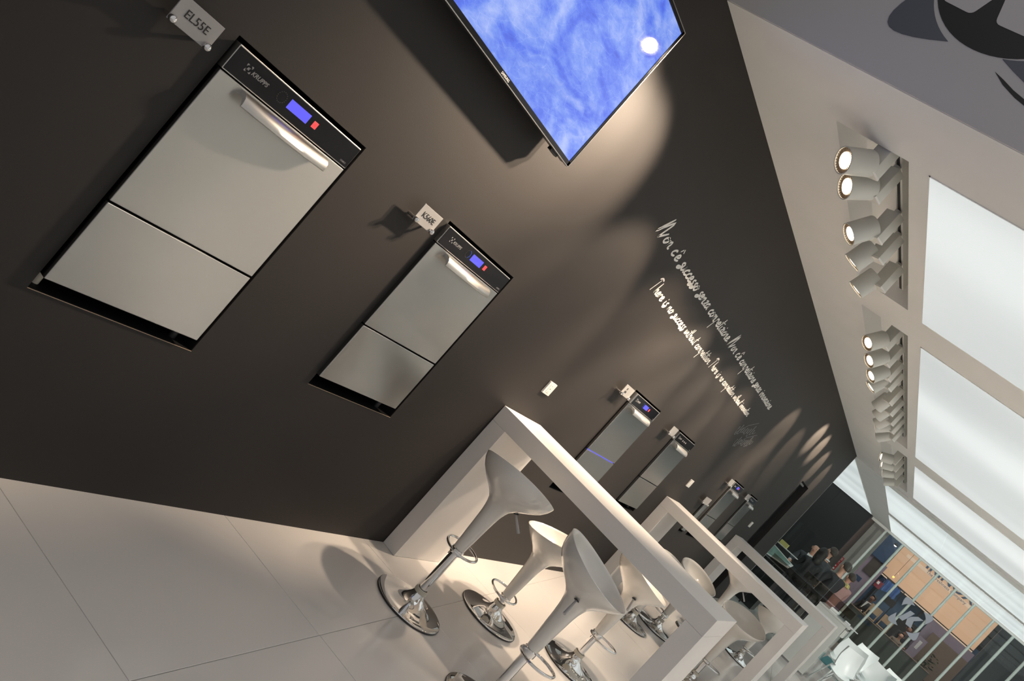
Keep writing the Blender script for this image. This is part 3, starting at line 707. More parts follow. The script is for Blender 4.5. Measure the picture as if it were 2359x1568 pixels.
# ================================================================== TRACK SPOTS
TX = .752; TZ = H + .165
for i, (a, b, c, d) in enumerate(REC):
    root = empty('lighting_track', (TX, (c + d) / 2, TZ), ['white lighting track in the nearest ceiling slot', 'white lighting track in the long middle ceiling slot', 'white lighting track in the farthest ceiling slot'][i], 'track', 'lighting tracks')
    Box('rail', 'spot', root, TX - .018, TX + .018, c + .03, d - .03, TZ - .090, TZ - .0005, c=.002)
    Box('contact_slot', 'track', root, TX - .008, TX + .008, c + .035, d - .035, TZ - .0915, TZ - .086)
def spot(fy, yaw, pitch, label, power=1.0, boxrot=0, lit=True, ring='fin', cone=46, color=WARM):
    off_ = .064 + .079 * math.cos(math.radians(pitch)); y = fy - off_ * math.sin(math.radians(yaw))
    if fy < 3.4: y = max(y, 3.475)
    root = empty('track_spotlight', (TX, y, TZ - .092), label, 'spotlight', 'white track spotlights')
    root.rotation_euler = (0, 0, math.radians(boxrot))
    L = lambda o: o
    MB().lathe([(.010, 0), (.017, -.003), (.017, -.014), (.012, -.018), (.012, -.026)], n=16).build('track_adapter', 'spot', root, smooth=True, world=False)
    MB().cbox(-.042, .042, -.030, .030, -.185, -.022, c=.003).build('driver_box', 'spot', root, smooth=True, world=False)
    MB().cbox(-.0425, .0425, -.0305, .0305, -.1865, -.176, c=.001).build('end_cap', 'socket', root, world=False)
    # head turns about a short joint beside the box
    h = MB(); R = .058; Ln = .135
    h.lathe([(R * .80, -.068), (R * .95, -.066), (R, -.060), (R, .060), (R * 1.015, .062), (R * 1.015, .070), (R * .93, .070), (R * .93, .064)], n=36, cap=False)
    h.add([(R * .80 * math.cos(2 * PI * j / 36), R * .80 * math.sin(2 * PI * j / 36), -.068) for j in range(36)], [tuple(range(36))])
    hd = h.build('lamp_head', 'spot', root, smooth=True, world=False)
    q = MB()
    for j in range(28):
        a = 2 * PI * j / 28; c_, s_ = math.cos(a), math.sin(a); r0, r1 = .036, .054
        q.tube([(r0 * c_, r0 * s_, .060), (r1 * c_, r1 * s_, .066)], .0016, 5)
    q.build('cooling_fins', 'fin' if ring == 'fin' else 'ledblk', hd, world=False)
    MB().lathe([(.0, .056), (.0545, .056), (.0545, .058)], n=32, cap=False).build('reflector', 'fin' if ring == 'fin' else 'ledblk', hd, world=False)
    MB().lathe([(.0, .0645), (.022, .064), (.0355, .062), (.036, .058)], n=32, cap=False).build('lens', 'led' if lit else 'spot', hd, smooth=True, world=False)
    d = Vector((math.cos(math.radians(yaw)) * math.cos(math.radians(pitch)), math.sin(math.radians(yaw)) * math.cos(math.radians(pitch)), -math.sin(math.radians(pitch))))
    inv = Matrix.Rotation(-math.radians(boxrot), 3, 'Z'); dl = inv @ d
    quat = dl.to_track_quat('Z', 'Y'); hd.rotation_mode = 'QUATERNION'; hd.rotation_quaternion = quat
    side = Vector((dl.x, dl.y, 0)); side = side.normalized() if side.length > .01 else Vector((-1, 0, 0))
    hd.location = side * .064 + Vector((0, 0, -.178)) + dl * .015
    MB().tube([(0, 0, -.15), tuple(hd.location)], .014, 12).build('joint', 'spot', root, smooth=True, world=False)
    if lit:
        l = bpy.data.lights.new('bulb', 'SPOT'); l.energy = SPOT * power; l.color = color; l.spot_size = math.radians(cone); l.spot_blend = .65 if fy > 4 else 1.0; l.shadow_soft_size = .03
        b = bpy.data.objects.new('bulb', l); COL.objects.link(b); b.parent = hd; b.location = (0, 0, .074); b.rotation_euler = (PI, 0, 0)
    return root
# y, yaw(deg, 180 = towards wall, 270 = towards camera), pitch down
SP = [(3.34, 232, 36, 'white track spotlight facing the camera, the nearest and brightest, with a finned ring', 2.2, -22, True, 'fin', 54),
      (3.61, 228, 40, 'white track spotlight facing the camera just behind the nearest one, overlapping it', 3.0, -18, True, 'fin', 54),
      (4.10, 216, 58, 'white track spotlight in the middle of the nearest slot, aimed steeply down at the wall', 1.7, -25, True, 'fin', 44),
      (4.45, 165, 74, 'white track spotlight fourth in the nearest slot, lens seen edge on', 1.5, -28, True, 'fin', 72),
      (4.86, 170, 74, 'white track spotlight last in the nearest slot, over the slot end', 1.3, -28, True, 'fin', 66),
      (5.90, 232, 52, 'white track spotlight first in the middle slot, lens glowing', 2.0, -25, True, 'fin', 40),
      (6.33, 228, 56, 'white track spotlight second in the middle slot', 1.5, -25, True, 'fin', 40),
      (6.75, 224, 60, 'white track spotlight third in the middle slot', 1.5, -25, True, 'fin', 50),
      (7.10, 195, 72, 'white track spotlight fourth in the middle slot, turned side on', 1.5, -28, True, 'fin', 66),
      (7.70, 120, 62, 'white track spotlight fifth in the middle slot, square driver box facing out', 1.4, -30, True, 'fin', 50),
      (8.10, 130, 62, 'white track spotlight sixth in the middle slot, only its white barrel visible', 1.2, -28, True, 'led', 42),
      (8.50, 140, 58, 'white track spotlight seventh in the middle slot, barrel under the sixth one', 1.0, -28, True, 'led', 38),
      (8.80, 184, 46, 'white track spotlight eighth in the middle slot with a black lens ring', 1.0, -28, True, 'blk', 42),
      (9.25, 150, 44, 'white track spotlight last in the middle slot', .9, -28, True, 'led', 38),
      (10.55, 200, 26, 'white track spotlight first in the farthest slot, black ring and bright lens', 1.5, 0, True, 'blk', 36),
      (11.05, 195, 28, 'white track spotlight second in the farthest slot, just behind a black ringed one', 1.5, 0, True, 'blk', 36),
      (11.65, 186, 36, 'white track spotlight third in the farthest slot', 1.1, 0, True, 'blk', 38),
      (12.35, 180, 40, 'white track spotlight last in the farthest slot', .7, 0, True, 'blk', 38)]
for (y, yaw, pit, lab, pw, br, lit, ring, cone) in SP: spot(y, yaw, pit, lab, pw, br, lit, ring, cone)

# added unseen spotlights opposite, put in to lift brightness and bounce
TX = 5.72
for i, (y, tx_, ty, tz, pw, cone) in enumerate([(6.9, 2.65, 4.45, 0.0, 6.5, 25), (11.2, 1.7, 19.5, 1.2, 8.0, 46), (10.6, 1.9, 13.9, .4, 4.0, 44), (7.4, 4.3, 5.0, 0.0, 7.0, 62), (8.4, 4.3, 8.0, 0.0, 7.0, 62), (9.5, 4.3, 11.0, 0.0, 7.0, 62)]):
    d = Vector((tx_ - TX, ty - y, tz - 2.8)); spot(y, math.degrees(math.atan2(d.y, d.x)), math.degrees(math.atan2(-d.z, math.hypot(d.x, d.y))), 'added white track spotlight, unseen, ' + ['aimed at the floor before the stools', 'aimed at the far window posts', 'aimed at the shell chairs', 'first of three washing the open floor', 'second of three washing the open floor', 'last of three washing the open floor'][i], pw, 0, True, 'fin', cone, WARM if i == 0 else (1.0, .94, .86))
t_ = empty('lighting_track', (TX, 9.3, TZ), 'added white lighting track on the opposite side, unseen', 'track', 'lighting tracks')
Box('rail', 'spot', t_, TX - .018, TX + .018, 6.5, 12.3, TZ - .034, TZ - .0005)

# ================================================================== DESK AND CHAIRS
dk = empty('reception_desk', (1.2, 13.6, 0), 'glossy white reception desk behind the third table', 'desk')
Box('front_panel', 'desk', dk, .984, 1.452, 13.35, 13.40, .03, .935, c=.002)
Box('side_panel', 'desk', dk, .984, 1.02, 13.401, 14.3, .03, .915, c=.002)
Box('side_panel', 'desk', dk, 1.415, 1.452, 13.401, 14.3, .03, .915, c=.002)
Box('desktop', 'desk', dk, .98, 1.50, 13.345, 14.32, .9355, .965, c=.003)
Box('plinth', 'edge', dk, 1.0, 1.44, 13.37, 14.28, 0.001, .03)
Box('drawer', 'desk', dk, 1.456, 1.50, 13.42, 13.90, .78, .90, c=.003)
lf = empty('leaflet_holder', (1.5, 13.7, .965), 'small white card tray on the right end of the glossy desk', 'tray')
Box('tray', 'paper', lf, 1.44, 1.60, 13.55, 13.72, .966, .974, c=.001)
Box('leaflets', 'paper', lf, 1.36, 1.44, 13.9, 14.1, .966, .985, c=.001)
nb = empty('desk_monitor', (1.15, 13.95, .965), 'small white box device with paper on the glossy desk', 'device')
Box('case', 'mull', nb, 1.10, 1.22, 13.95, 14.05, .966, 1.0, c=.004); Box('stand', 'glassedge', nb, 1.24, 1.36, 13.92, 14.0, .966, .978, c=.002)

def chair(x, y, rot, label):
    root = empty('shell_chair', (0, 0, 0), label, 'chair', 'white shell chairs round the meeting table')
    n = 12; k = 14; vs = []; fs = []
    # section profile front->seat->back (y forward negative), widths
    prof = []
    for i in range(k + 1):
        t = i / k
        if t < .5: u = t / .5; py = .20 - .36 * u; pz = .445 - .035 * math.sin(PI * u) + (0.012 if i == 0 else 0)
        else:
            u = (t - .5) / .5; py = -.16 - .10 * u - .03 * math.sin(PI * u); pz = .445 + .37 * u ** 1.1
        wd = .215 + .015 * math.sin(PI * t) - (.03 * max(0, t - .85) / .15)
        prof.append((py, pz, wd, t))
    for side in (0, 1):
        for (py, pz, wd, t) in prof:
            for j in range(n + 1):
                s_ = -1 + 2 * j / n; curl = abs(s_) ** 2.4
                vs.append((s_ * wd, py + (.10 * curl if t > .55 else 0) + (side * .008 if t > .5 else 0), pz + (.045 * curl if t <= .6 else .0) - (side * .008 if t <= .5 else 0) + (.015 * curl if t > .95 else 0)))
    N = (k + 1) * (n + 1)
    for i in range(k):
        for j in range(n):
            a = i * (n + 1) + j; fs.append((a, a + 1, a + n + 2, a + n + 1)); fs.append((N + a, N + a + n + 1, N + a + n + 2, N + a + 1))
    for i in range(k):
        for j in (0, n): a = i * (n + 1) + j; fs.append((a, a + n + 1, N + a + n + 1, N + a))
    for i in (0, k):
        for j in range(n): a = i * (n + 1) + j; fs.append((a, a + 1, N + a + 1, N + a))
    MB().add(vs, fs).build('shell', 'chair', root, smooth=True)
    MB().box(-.12, .12, -.10, .10, .385, .400).build('seat_bracket', 'chair', root)
    for sx in (-1, 1):
        for sy in (-1, 1): MB().tube([(sx * .12, sy * .10, .395), (sx * .21, sy * .20, .002)], [.012, .009], 10).build('leg', 'chair', root, smooth=True)
    root.location = (x, y, 0); root.rotation_euler = (0, 0, math.radians(rot)); return root
for (x, y, r, lab) in [(1.90, 12.45, 235, 'white shell chair nearest the camera of the meeting chairs, its back turned to the tables'),
                       (1.76, 13.95, 200, 'white shell chair right beside the glossy desk, seen side on'),
                       (2.13, 14.7, 160, 'white shell chair in the middle of the meeting group, back to the camera'),
                       (1.90, 16.0, 205, 'white shell chair farthest back, beside a window post'),
                       (2.40, 15.9, 185, 'white shell chair at the right edge of the meeting group, beside a window post'),
                       (2.42, 12.5, 100, 'white shell chair at the bottom right of the group, mostly out of frame')]:
    chair(x, y, r, lab)
mt = empty('meeting_table', (2.35, 13.7, 0), 'white low meeting table among the shell chairs', 'table')
Box('tabletop', 'chair', mt, 2.05, 2.7, 13.1, 13.7, .50, .52, c=.004)
for (x, y) in ((2.11, 13.16), (2.64, 13.16), (2.11, 13.64), (2.64, 13.64)): MB().tube([(x, y, .001), (x, y, .50)], .02, 12).build('leg', 'chair', mt, smooth=True)

# glass screen beside the wall end
gp = empty('glass_screen', (.2, 13.75, 0), 'frameless glass screen left of the glossy desk, in front of the suited men', 'glass screen')
Box('pane', 'glass', gp, -.05, .935, 13.745, 13.755, 0.001, 1.64)
Box('pane_edge', 'glassedge', gp, .935, .939, 13.744, 13.756, 0.001, 1.64)
for (a, b, z0, z1, y, lab) in ((.42, 1.36, 1.0, 1.13, 15.0, 'upper brown glass reflection built as a panel, between the suited men and the desk'), (-.1, 1.1, .86, .98, 14.7, 'lower glass reflection built as a panel behind the glass screen')):
    r_ = empty('glass_reflection', ((a + b) / 2, y, 0), lab, 'rail')  # brown reflections in the glass, modelled as tinted panels
    Box('reflection_panel', 'refl', r_, a, b, y, y + .012, z0, z1); Box('top_strip', 'band', r_, a, b, y - .003, y + .015, z1, z1 + .006)
    for xx in (a + .1, b - .1): MB().tube([(xx, y + .006, .001), (xx, y + .006, z0)], .012, 10).build('post', 'farwall', r_, smooth=True)
# sloped display case with yellow carton
dc = empty('display_case', (-.05, 15.0, 0), 'low glass topped display case with a white frame and green picture', 'display case')
Box('case_body', 'farwall', dc, -.42, .16, 15.02, 15.5, 0.001, .84, c=.004)
def slab(q, t):    # sloped tray towards the camera
    q.add([(-.42, 15.0, .86 + t), (.165, 15.0, .945 + t), (.165, 15.3, 1.02 + t), (-.42, 15.3, 1.09 + t), (-.42, 15.0, .845 + t), (.165, 15.0, .93 + t), (.165, 15.3, 1.005 + t), (-.42, 15.3, 1.075 + t)],
          [(0, 1, 2, 3), (4, 7, 6, 5), (0, 4, 5, 1), (1, 5, 6, 2), (2, 6, 7, 3), (3, 7, 4, 0)]); return q
slab(MB(), 0).build('tray_frame', 'paper', dc)
MB().add([(-.38, 15.02, .874), (.12, 15.02, .947), (.12, 15.27, 1.012), (-.38, 15.27, 1.072)], [(0, 1, 2, 3)]).build('picture', 'green', dc)
MB().tube([(-.40, 15.3, 1.07), (-.40, 15.3, 1.14), (.13, 15.3, 1.14)], .008, 8).build('glass_rim', 'paper', dc)
yb = Box('yellow_carton', 'yellow', None, -.25, -.10, 15.26, 15.36, 1.150, 1.225, c=.002); tag(yb, 'small yellow carton standing on the display case frame', 'box')
Box('case_shelf', 'paper', dc, -.42, .14, 15.24, 15.40, 1.140, 1.149)

# posters on the grey wall
for i, (z0, z1, lab) in enumerate(((1.595, 1.775, 'upper red poster with white print on the grey wall'), (1.38, 1.585, 'lower red poster with a white strip on the grey wall'))):
    r_ = empty('poster', (-.09, 22.99, z0), lab, 'poster', 'red posters on the grey wall')
    Box('sheet', 'posterred', r_, -.19, -.005, 22.985, 22.999, z0, z1)
    if i == 0:
        q = MB()
        for k in range(4): q.box(-.10, -.02, 22.983, 22.985, z1 - .03 - k * .018, z1 - .024 - k * .018)
        for k in range(3): q.box(-.17, -.04, 22.983, 22.985, z0 + .02 + k * .018, z0 + .026 + k * .018)
        q.build('small_print', 'paper', r_)
    else:
        Box('white_strip', 'paper', r_, -.17, -.03, 22.983, 22.985, z0 + .02, z0 + .06)
        q = MB()
        for k in range(4): q.box(-.165 + .033 * k, -.143 + .033 * k, 22.983, 22.985, z0 + .11, z0 + .145)
        q.build('large_print', 'paper', r_)

# ================================================================== HALL BOOTH
bd = empty('booth_board', (2.0, 30.1, 2.3), 'large peach booth board with blue company lettering beyond the window posts', 'sign')
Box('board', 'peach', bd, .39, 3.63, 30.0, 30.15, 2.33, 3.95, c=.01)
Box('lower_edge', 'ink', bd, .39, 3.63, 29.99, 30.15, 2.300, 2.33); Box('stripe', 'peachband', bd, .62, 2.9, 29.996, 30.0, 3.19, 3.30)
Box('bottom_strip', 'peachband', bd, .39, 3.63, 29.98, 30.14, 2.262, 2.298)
text('company_name', 'IRINOX', .42, 'navy2', bd, (1.20, 29.985, 3.33), (1, 0, 0), (0, 0, 1), ext=.01, sx=1.12, weight=.008)
text('slogan', 'The Freshness Company', .135, 'purple', bd, (1.32, 29.99, 3.215), (1, 0, 0), (0, 0, 1), ext=.004, sx=1.0)
ct = empty('booth_counter', (2.0, 26.3, 0), 'long grey-green booth counter with blue lettering, behind the white chairs', 'counter')
Box('counter_front', 'counter', ct, .60, 3.05, 26.0, 26.5, -.018, .985, c=.004); Box('counter_top', 'brownw', ct, .58, 3.08, 25.98, 26.55, .986, 1.012, c=.003)
text('company_name', 'IRINOX', .115, 'navy2', ct, (.94, 25.99, .865), (1, 0, 0), (0, 0, 1), ext=.003, weight=.002)
bt = empty('booth_stand', (.2, 29.2, 0), 'mauve booth stand with navy upper panel, left of the peach board', 'booth')
Box('mauve_panel', 'purple', bt, -.12, .50, 29.1, 29.15, -.02, 2.52); Box('navy_panel', 'navy', bt, -.10, .36, 29.0, 29.12, 2.522, 3.40); Box('navy_square', 'navy', bt, .0, .20, 29.09, 29.1, 1.60, 1.75)
Box('picture_screen', 'band', bt, .04, .36, 29.06, 29.1, 1.96, 2.50)
bp = empty('board_frame', (2.0, 30.2, 0), 'plain supports carrying the peach booth board', 'frame')
for xx in (.6, 2.0, 3.4): Box('upright', 'ink', bp, xx - .03, xx + .03, 30.151, 30.2, -.02, 3.9)
gr_ = empty('garment_stand', (.95, 29.2, 0), 'bright blue cloth on a rail with a black screen hung below it', 'cloth rail')
for xx in (.72, 1.30): MB().tube([(xx, 29.25, -.02), (xx, 29.25, 2.28)], .012, 8).build('upright', 'ink', gr_)
q = MB(); vs = []; fs = []
for i in range(25):
    u = i / 24
    for j in range(6): vs.append((.70 + .50 * u + .01 * math.sin(j * 2.1 + i), 29.22 + .035 * math.sin(u * 26), 2.26 - (.36 + .03 * math.sin(u * 9)) * j / 5))
for i in range(24):
    for j in range(5): fs.append((i * 6 + j, i * 6 + j + 1, i * 6 + j + 7, i * 6 + j + 6))
MB().add(vs, fs).build('blue_cloth', 'bluecl', gr_, smooth=True); MB().tube([(.68, 29.25, 2.27), (1.32, 29.25, 2.27)], .012, 8).build('rail', 'ink', gr_)
Box('black_screen', 'ink', gr_, 1.02, 1.34, 29.20, 29.26, 1.66, 1.89, c=.002)
for nm, m_, b, lab, cat in [
    ('partition', 'purple', (2.3, 3.72, 29.75, 29.9, -.02, 2.25), 'mauve partition under the right end of the peach board', 'partition'),
    ('partition', 'brownw', (2.55, 3.72, 29.6, 29.7, -.02, 1.95), 'brown partition left of the charcoal booth wall', 'partition'),
    ('tall_screen', 'darkb', (3.42, 5.6, 24.0, 24.2, -.02, 3.6), 'tall charcoal screen at the right beyond the window posts', 'screen'),
    ('shelf_unit', 'ink', (1.55, 2.30, 29.2, 29.6, -.02, 1.75), 'black shelf unit behind the window logo', 'shelf'),
    ('low_cabinet', 'brownw', (.45, .75, 26.9, 27.2, -.02, .95), 'brown low cabinet left of the small distant person', 'cabinet'),
    ('teal_mat', 'teal', (1.3, 1.9, 17.6, 19.6, .001, .006), 'teal mat on the floor seen between the white chairs', 'mat')]:
    o = Box(nm, m_, None, *b, c=.002); tag(o, lab, cat)
rb = empty('shopping_bag', (.66, 28.7, 1.82), 'dark red shopping bag with dark handle and white label', 'bag')
Box('bag_body', 'redbag', rb, .56, .76, 28.62, 28.74, 1.82, 2.05, c=.004); Box('white_label', 'paper', rb, .59, .66, 28.61, 28.62, 1.93, 2.02)
MB().tube([(.60 + .06 * (1 - math.cos(PI * i / 10)), 28.68, 2.05 + .13 * math.sin(PI * i / 10)) for i in range(11)], .008, 8).build('handle', 'navy', rb, smooth=True)
bs = empty('bag_stand', (.66, 28.68, -.02), 'thin dark stand under the red shopping bag', 'stand')
for xx in (.62, .72): MB().tube([(xx, 28.68, -.019), (xx, 28.68, 1.80)], .01, 8).build('rod', 'ink', bs)
Box('shelf', 'ink', bs, .55, .77, 28.60, 28.76, 1.80, 1.818)
pl_ = empty('pendant_lamp', (.78, 29.5, 2.43), 'tiny orange glowing pendant lamp on a wire before the peach board', 'lamp')
MB().lathe([(.004, .03), (.03, .02), (.035, -.01), (.02, -.03), (.003, -.035)], (.78, 29.5, 2.43), 16).build('bulb', 'lampor', pl_, smooth=True)
MB().tube([(.78, 29.5, 2.46), (.78, 29.5, 5.0)], .005, 6).build('wire', 'ink', pl_)
hl = empty('hall_floodlight', (.26, 29.3, 3.2), 'bright hall lamp with a glowing oval lens above the navy panel', 'lamp')
MB().lathe([(.003, .05), (.05, .03), (.06, 0), (.05, -.03)], (.26, 28.9, 3.2), 20).build('shade', 'ink', hl, smooth=True)
MB().lathe([(.048, -.031), (.03, -.05), (.003, -.056)], (.26, 28.9, 3.2), 20, cap=True).build('bulb', 'hallwh', hl, smooth=True)
MB().tube([(.26, 28.9, 3.25), (.26, 28.9, 5)], .006, 6).build('wire', 'ink', hl)
wl = empty('wine_rack', (2.5, 28.8, 0), 'dark rack with rows of small white labels behind the window logo', 'rack')
Box('rack_body', 'purple', wl, 2.35, 2.62, 28.8, 29.1, -.02, 1.62)
for k in range(8): Box('white_label', 'paper', wl, 2.44, 2.53, 28.795, 28.80, 1.24 + .035 * k, 1.262 + .035 * k)
pt = empty('potted_plant', (2.95, 28.4, 0), 'dark leafy plant in front of the brown partition', 'plant')
Box('pot', 'ink', pt, 2.80, 3.08, 28.3, 28.55, -.019, .75, c=.01); random.seed(3); q = MB()
for k in range(90):
    c_ = Vector((2.94 + random.gauss(0, .10), 28.4 + random.gauss(0, .08), 1.1 + random.gauss(0, .17))); u, v = frame((random.gauss(0, 1), random.gauss(0, 1), random.gauss(0, 1))); a, b = .07, .022
    q.add([c_ - u * a, c_ + v * b, c_ + u * a, c_ - v * b], [(0, 1, 2, 3)])
MB().tube([(2.94, 28.4, .75), (2.94, 28.4, 1.15)], .015, 8).build('stem', 'plant', pt); tag(q.build('foliage', 'plant', pt), kind='stuff')
for (x, y, s_, lab) in ((1.12, 26.95, 1, 'pale wooden bar chair beside the seated person beyond the glass'), (1.52, 27.5, 1, 'pale wooden bar chair to the right of the other one')):
    r_ = empty('wooden_bar_chair', (x, y, 0), lab, 'chair', 'pale wooden bar chairs')
    Box('seat', 'wood', r_, x - .17, x + .17, y - .17, y + .17, 1.02, 1.05, c=.004)
    Box('backrest', 'wood', r_, x - .17, x + .17, y + .15, y + .18, 1.2, 1.42, c=.004)
    for sx in (-1, 1):
        for sy in (-1, 1): MB().tube([(x + sx * .15, y + sy * .15, -.018), (x + sx * .15, y + sy * .15, 1.42 if sy > 0 else 1.03)], .016, 8).build('leg', 'wood', r_)

# ================================================================== PEOPLE
def skin_mesh(name, nodes, edges, m, parent, sub=2):
    bm = bmesh.new(); L = bm.verts.layers.skin.verify(); vs = []
    for i, (p, r) in enumerate(nodes):
        v = bm.verts.new(p); v[L].radius = (r, r) if not isinstance(r, tuple) else r; v[L].use_root = (i == 0); vs.append(v)
    for a, b in edges: bm.edges.new((vs[a], vs[b]))
    me = bpy.data.meshes.new('tmp'); bm.to_mesh(me); bm.free()
    t = bpy.data.objects.new('tmp', me); COL.objects.link(t)
    s = t.modifiers.new('s', 'SKIN'); s.use_smooth_shade = True; s.branch_smoothing = .3
    u = t.modifiers.new('u', 'SUBSURF'); u.levels = sub; u.render_levels = sub
    dg = bpy.context.evaluated_depsgraph_get(); out = bpy.data.meshes.new_from_object(t.evaluated_get(dg)); bpy.data.objects.remove(t)
    for p in out.polygons: p.use_smooth = True
    out.name = name; out.materials.clear(); return link(name, out, m, parent)
def person(x, y, ht, yaw, label, skinm='skin', jacket='suit', trousers='suit', shirt='shirt', hair='hair', long=False, arms=((.20, .12), (.20, .12)), seated=False, turn=0, z=0.0, scarf=False):
    """faces +y locally; arms: (forward reach, lift) of each hand"""
    root = empty('person', (0, 0, 0), label, 'person')
    dz = -.42 if seated else 0
    nodes = [((0, 0, .98 + dz), .090), ((0, .0, 1.15 + dz), .085), ((0, -.01, 1.32 + dz), .095), ((0, -.01, 1.42 + dz), .058), ((0, -.005, 1.50 + dz), .050), ((0, .01, 1.555 + dz), .055), ((0, .022, 1.60 + dz), .078), ((0, .012, 1.675 + dz), .092), ((0, -.004, 1.725 + dz), .072)]
    edges = [(i, i + 1) for i in range(8)]
    n = 9; nodes += [((0, .108, 1.628 + dz), .014), ((0, .096, 1.66 + dz), .012)]; edges += [(6, n), (n, n + 1)]
    hands = {}
    for k, s in enumerate((-1, 1)):
        n = len(nodes); f, lf_ = arms[k]
        el = (s * .235, .02 + f * .25, 1.14 + dz + lf_ * .25); wr = (s * (.20 - .1 * f), .06 + f, .93 + dz + lf_ * 1.3)
        nodes += [((s * .17, -.01, 1.395 + dz), .040), (el, .032), (wr, .027)]
        edges += [(3, n), (n, n + 1), (n + 1, n + 2)]
        d = (Vector(wr) - Vector(el)).normalized(); u, v = frame(d); pm = Vector(wr) + d * .07
        nodes.append((tuple(pm), .034)); edges.append((n + 2, n + 3))
        for j, (o_, ln) in enumerate(((-.03, .07), (-.01, .082), (.01, .076), (.03, .06))):
            a = pm + u * o_ + d * .035; b = a + d * ln * .55 - v * .008; c = b + d * ln * .3 - v * .02; nn = len(nodes)
            nodes += [(tuple(a), .0095), (tuple(b), .0085), (tuple(c), .007)]; edges += [(n + 3, nn), (nn, nn + 1), (nn + 1, nn + 2)]
        nn = len(nodes); a = Vector(wr) + d * .03 - u * .035; b = a + d * .035 - u * .02; nodes += [(tuple(a), .011), (tuple(b), .009)]; edges += [(n + 2, nn), (nn, nn + 1)]
        hands[s] = (el, wr)
    for s in (-1, 1):
        n = len(nodes)
        if seated: leg = [((s * .1, .05, .92 + dz), .065), ((s * .12, .42, .90 + dz), .05), ((s * .12, .42, .50 + dz), .04), ((s * .12, .52, .46 + dz), .035)]
        else: leg = [((s * .09, 0, .88), .065), ((s * .105, .01, .50), .046), ((s * .11, -.01, .09), .038), ((s * .11, .12, .035), .034)]
        nodes += leg; edges += [(0, n), (n, n + 1), (n + 1, n + 2), (n + 2, n + 3)]
    body = skin_mesh('body', nodes, edges, skinm, root, 2)
    for s in (-1, 1):
        MB().lathe([(.002, -.010), (.008, -.006), (.010, 0), (.008, .006), (.002, .010)], (s * .033, .092, 1.655 + dz), 12).build('eye', 'eye', root, smooth=True)
        MB().tube([(s * .088, -.005, 1.62 + dz), (s * .098, -.015, 1.66 + dz), (s * .088, -.01, 1.675 + dz)], [.010, .014, .008], 8).build('ear', skinm, root, smooth=True)
    MB().tube([(-.025, .092, 1.592 + dz), (0, .100, 1.590 + dz), (.025, .092, 1.592 + dz)], [.004, .008, .004], 8).build('mouth', 'lip', root, smooth=True)
    # jacket
    jn = [((0, 0, .84 + dz), .175), ((0, .0, 1.0 + dz), .165), ((0, .0, 1.15 + dz), .155), ((0, -.01, 1.31 + dz), .172), ((0, -.012, 1.43 + dz), .115), ((0, -.01, 1.475 + dz), .078)]
    je = [(i, i + 1) for i in range(5)]
    for s in (-1, 1):
        n = len(jn); el, wr = hands[s]; jn += [((s * .180, -.01, 1.395 + dz), .084), (el, .064), (tuple(Vector(wr) * .93 + Vector(el) * .07), .044)]; je += [(4, n), (n, n + 1), (n + 1, n + 2)]
        if shirt: 
            MB().tube([tuple(Vector(wr) * .92 + Vector(el) * .08), tuple(Vector(wr) * 1.05 - Vector(el) * .05)], .036, 12).build('cuff', shirt, root, smooth=True)
    skin_mesh('jacket', jn, je, jacket, root, 2)
    tn = [((0, 0, .97 + dz), .135)]; te = []
    for s in (-1, 1):
        n = len(tn)
        tn += ([((s * .1, .05, .92 + dz), .10), ((s * .12, .42, .90 + dz), .075), ((s * .12, .42, .53 + dz), .06)] if seated else [((s * .095, 0, .86), .102), ((s * .105, .01, .50), .074), ((s * .11, -.01, .10), .062)]); te += [(0, n), (n, n + 1), (n + 1, n + 2)]
    skin_mesh('trousers', tn, te, trousers, root, 1)
    for s in (-1, 1):
        yy, zz = (.45, .03) if seated else (.05, .035); MB().tube([(s * .11, yy - .08, zz + .01), (s * .11, yy, zz + .01), (s * .11, yy + .12, zz), (s * .11, yy + .16, zz - .005)], [.04, .044, .040, .022], 12).build('shoe', 'ink', root, smooth=True)
    if shirt:
        MB().tube([(.062 * math.cos(a), -.012 + .062 * math.sin(a), 1.485 + dz + .012 * -math.sin(a)) for a in [2 * PI * i / 20 for i in range(20)]], .016, 8, closed=True).build('collar', shirt, root, smooth=True)
        MB().add([(-.045, .085, 1.48 + dz), (.045, .085, 1.48 + dz), (.012, .165, 1.22 + dz), (-.012, .165, 1.22 + dz)], [(0, 1, 2, 3)]).build('shirt_front', shirt, root)
    if hair:
        vs = []; fs = []; nu, nv = 24, 12
        for i in range(nv + 1):
            for j in range(nu):
                a = 2 * PI * j / nu; front = max(0, math.sin(a)); lim = (1.80 if not long else 2.5) - (1.05 if not long else 1.7) * front ** .7 + (.38 * max(0, -math.sin(a)))
                t = lim * i / nv; r = .098 if t < 1.4 or not long else .110
                tm = 2.3 if not long else 1.75; tt = min(t, tm); wv = 1 + .02 * math.sin(7 * a + 3 * t)
                vs.append((r * wv * math.sin(tt) * math.cos(a) * .93, -.010 + r * wv * 1.06 * math.sin(tt) * math.sin(a), 1.686 + dz + .112 * math.cos(tt) - max(0, t - tm) * .22))
        for i in range(nv):
            for j in range(nu): fs.append((i * nu + j, i * nu + (j + 1) % nu, (i + 1) * nu + (j + 1) % nu, (i + 1) * nu + j))
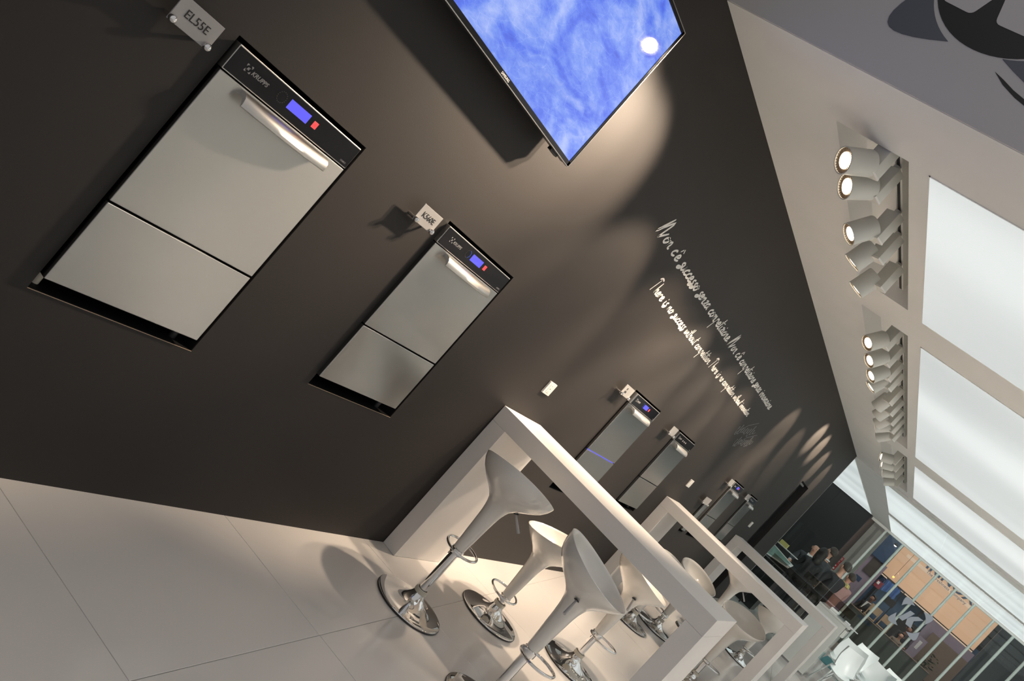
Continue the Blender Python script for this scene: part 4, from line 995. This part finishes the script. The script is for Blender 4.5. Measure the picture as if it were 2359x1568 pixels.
        hr = MB().add(vs, fs).build('hair', hair, root, smooth=True)
        so = hr.modifiers.new('t', 'SOLIDIFY'); so.thickness = .008; so.offset = -1
    if scarf:
        for dz2, r in ((0, .085), (.03, .075)):
            MB().tube([(r * math.cos(a), -.01 + r * math.sin(a), 1.46 + dz + dz2 + .01 * math.sin(3 * a)) for a in [2 * PI * i / 24 for i in range(24)]], .032, 10, closed=True).build('scarf', 'scarf', root, smooth=True)
        MB().tube([(.03, .09, 1.45 + dz), (.045, .17, 1.30 + dz), (.05, .17, 1.08 + dz)], [.032, .035, .03], 10).build('scarf_tail', 'scarf', root, smooth=True)
    root.location = (x, y, z); root.rotation_euler = (0, 0, math.radians(yaw)); root.scale = (ht / 1.79,) * 3
    return root
person(.01, 17.4, 1.60, 170, 'bald man in dark suit and white shirt, listening, behind the glass screen', hair=None, jacket='suit2', arms=((.2, .15), (.2, .15)))
person(.28, 16.1, 1.61, 20, 'person in black with thick dark hair, back to the camera, before the bald man', jacket='suit', long=True, shirt=None, arms=((.3, .22), (.3, .15)))
person(.16, 18.3, 1.76, 60, 'man in charcoal suit with dark hair seen from the side, left of the red posters', jacket='suit2', hair='hair2', arms=((.25, .2), (.3, .12)))
person(.64, 16.9, 1.70, 50, 'short-haired man in a black jumper, head turned left, beside the first window post', jacket='suit', hair='hair2', shirt=None, arms=((.2, .1), (.2, .1)))
person(.70, 18.6, 1.62, 40, 'woman in dusty pink with a yellow striped scarf behind the man in black', jacket='pink', trousers='pink', shirt=None, hair='hair2', scarf=True, arms=((.25, .2), (.2, .1)))
person(.86, 27.5, 1.62, 150, 'small distant dark-skinned person in black with a white collar behind the booth counter', skinm='skin2', jacket='suit', arms=((.25, .15), (.2, .1)))
person(2.06, 27.6, 1.66, 190, 'distant person in black standing behind the window logo', skinm='skin2', jacket='suit', shirt=None, arms=((.25, .15), (.2, .1)))
person(2.02, 27.0, 1.36, 170, 'distant person in pale brown lower down under the window logo', jacket='brownw', trousers='suit', shirt=None, hair='hair', arms=((.25, .15), (.2, .1)))
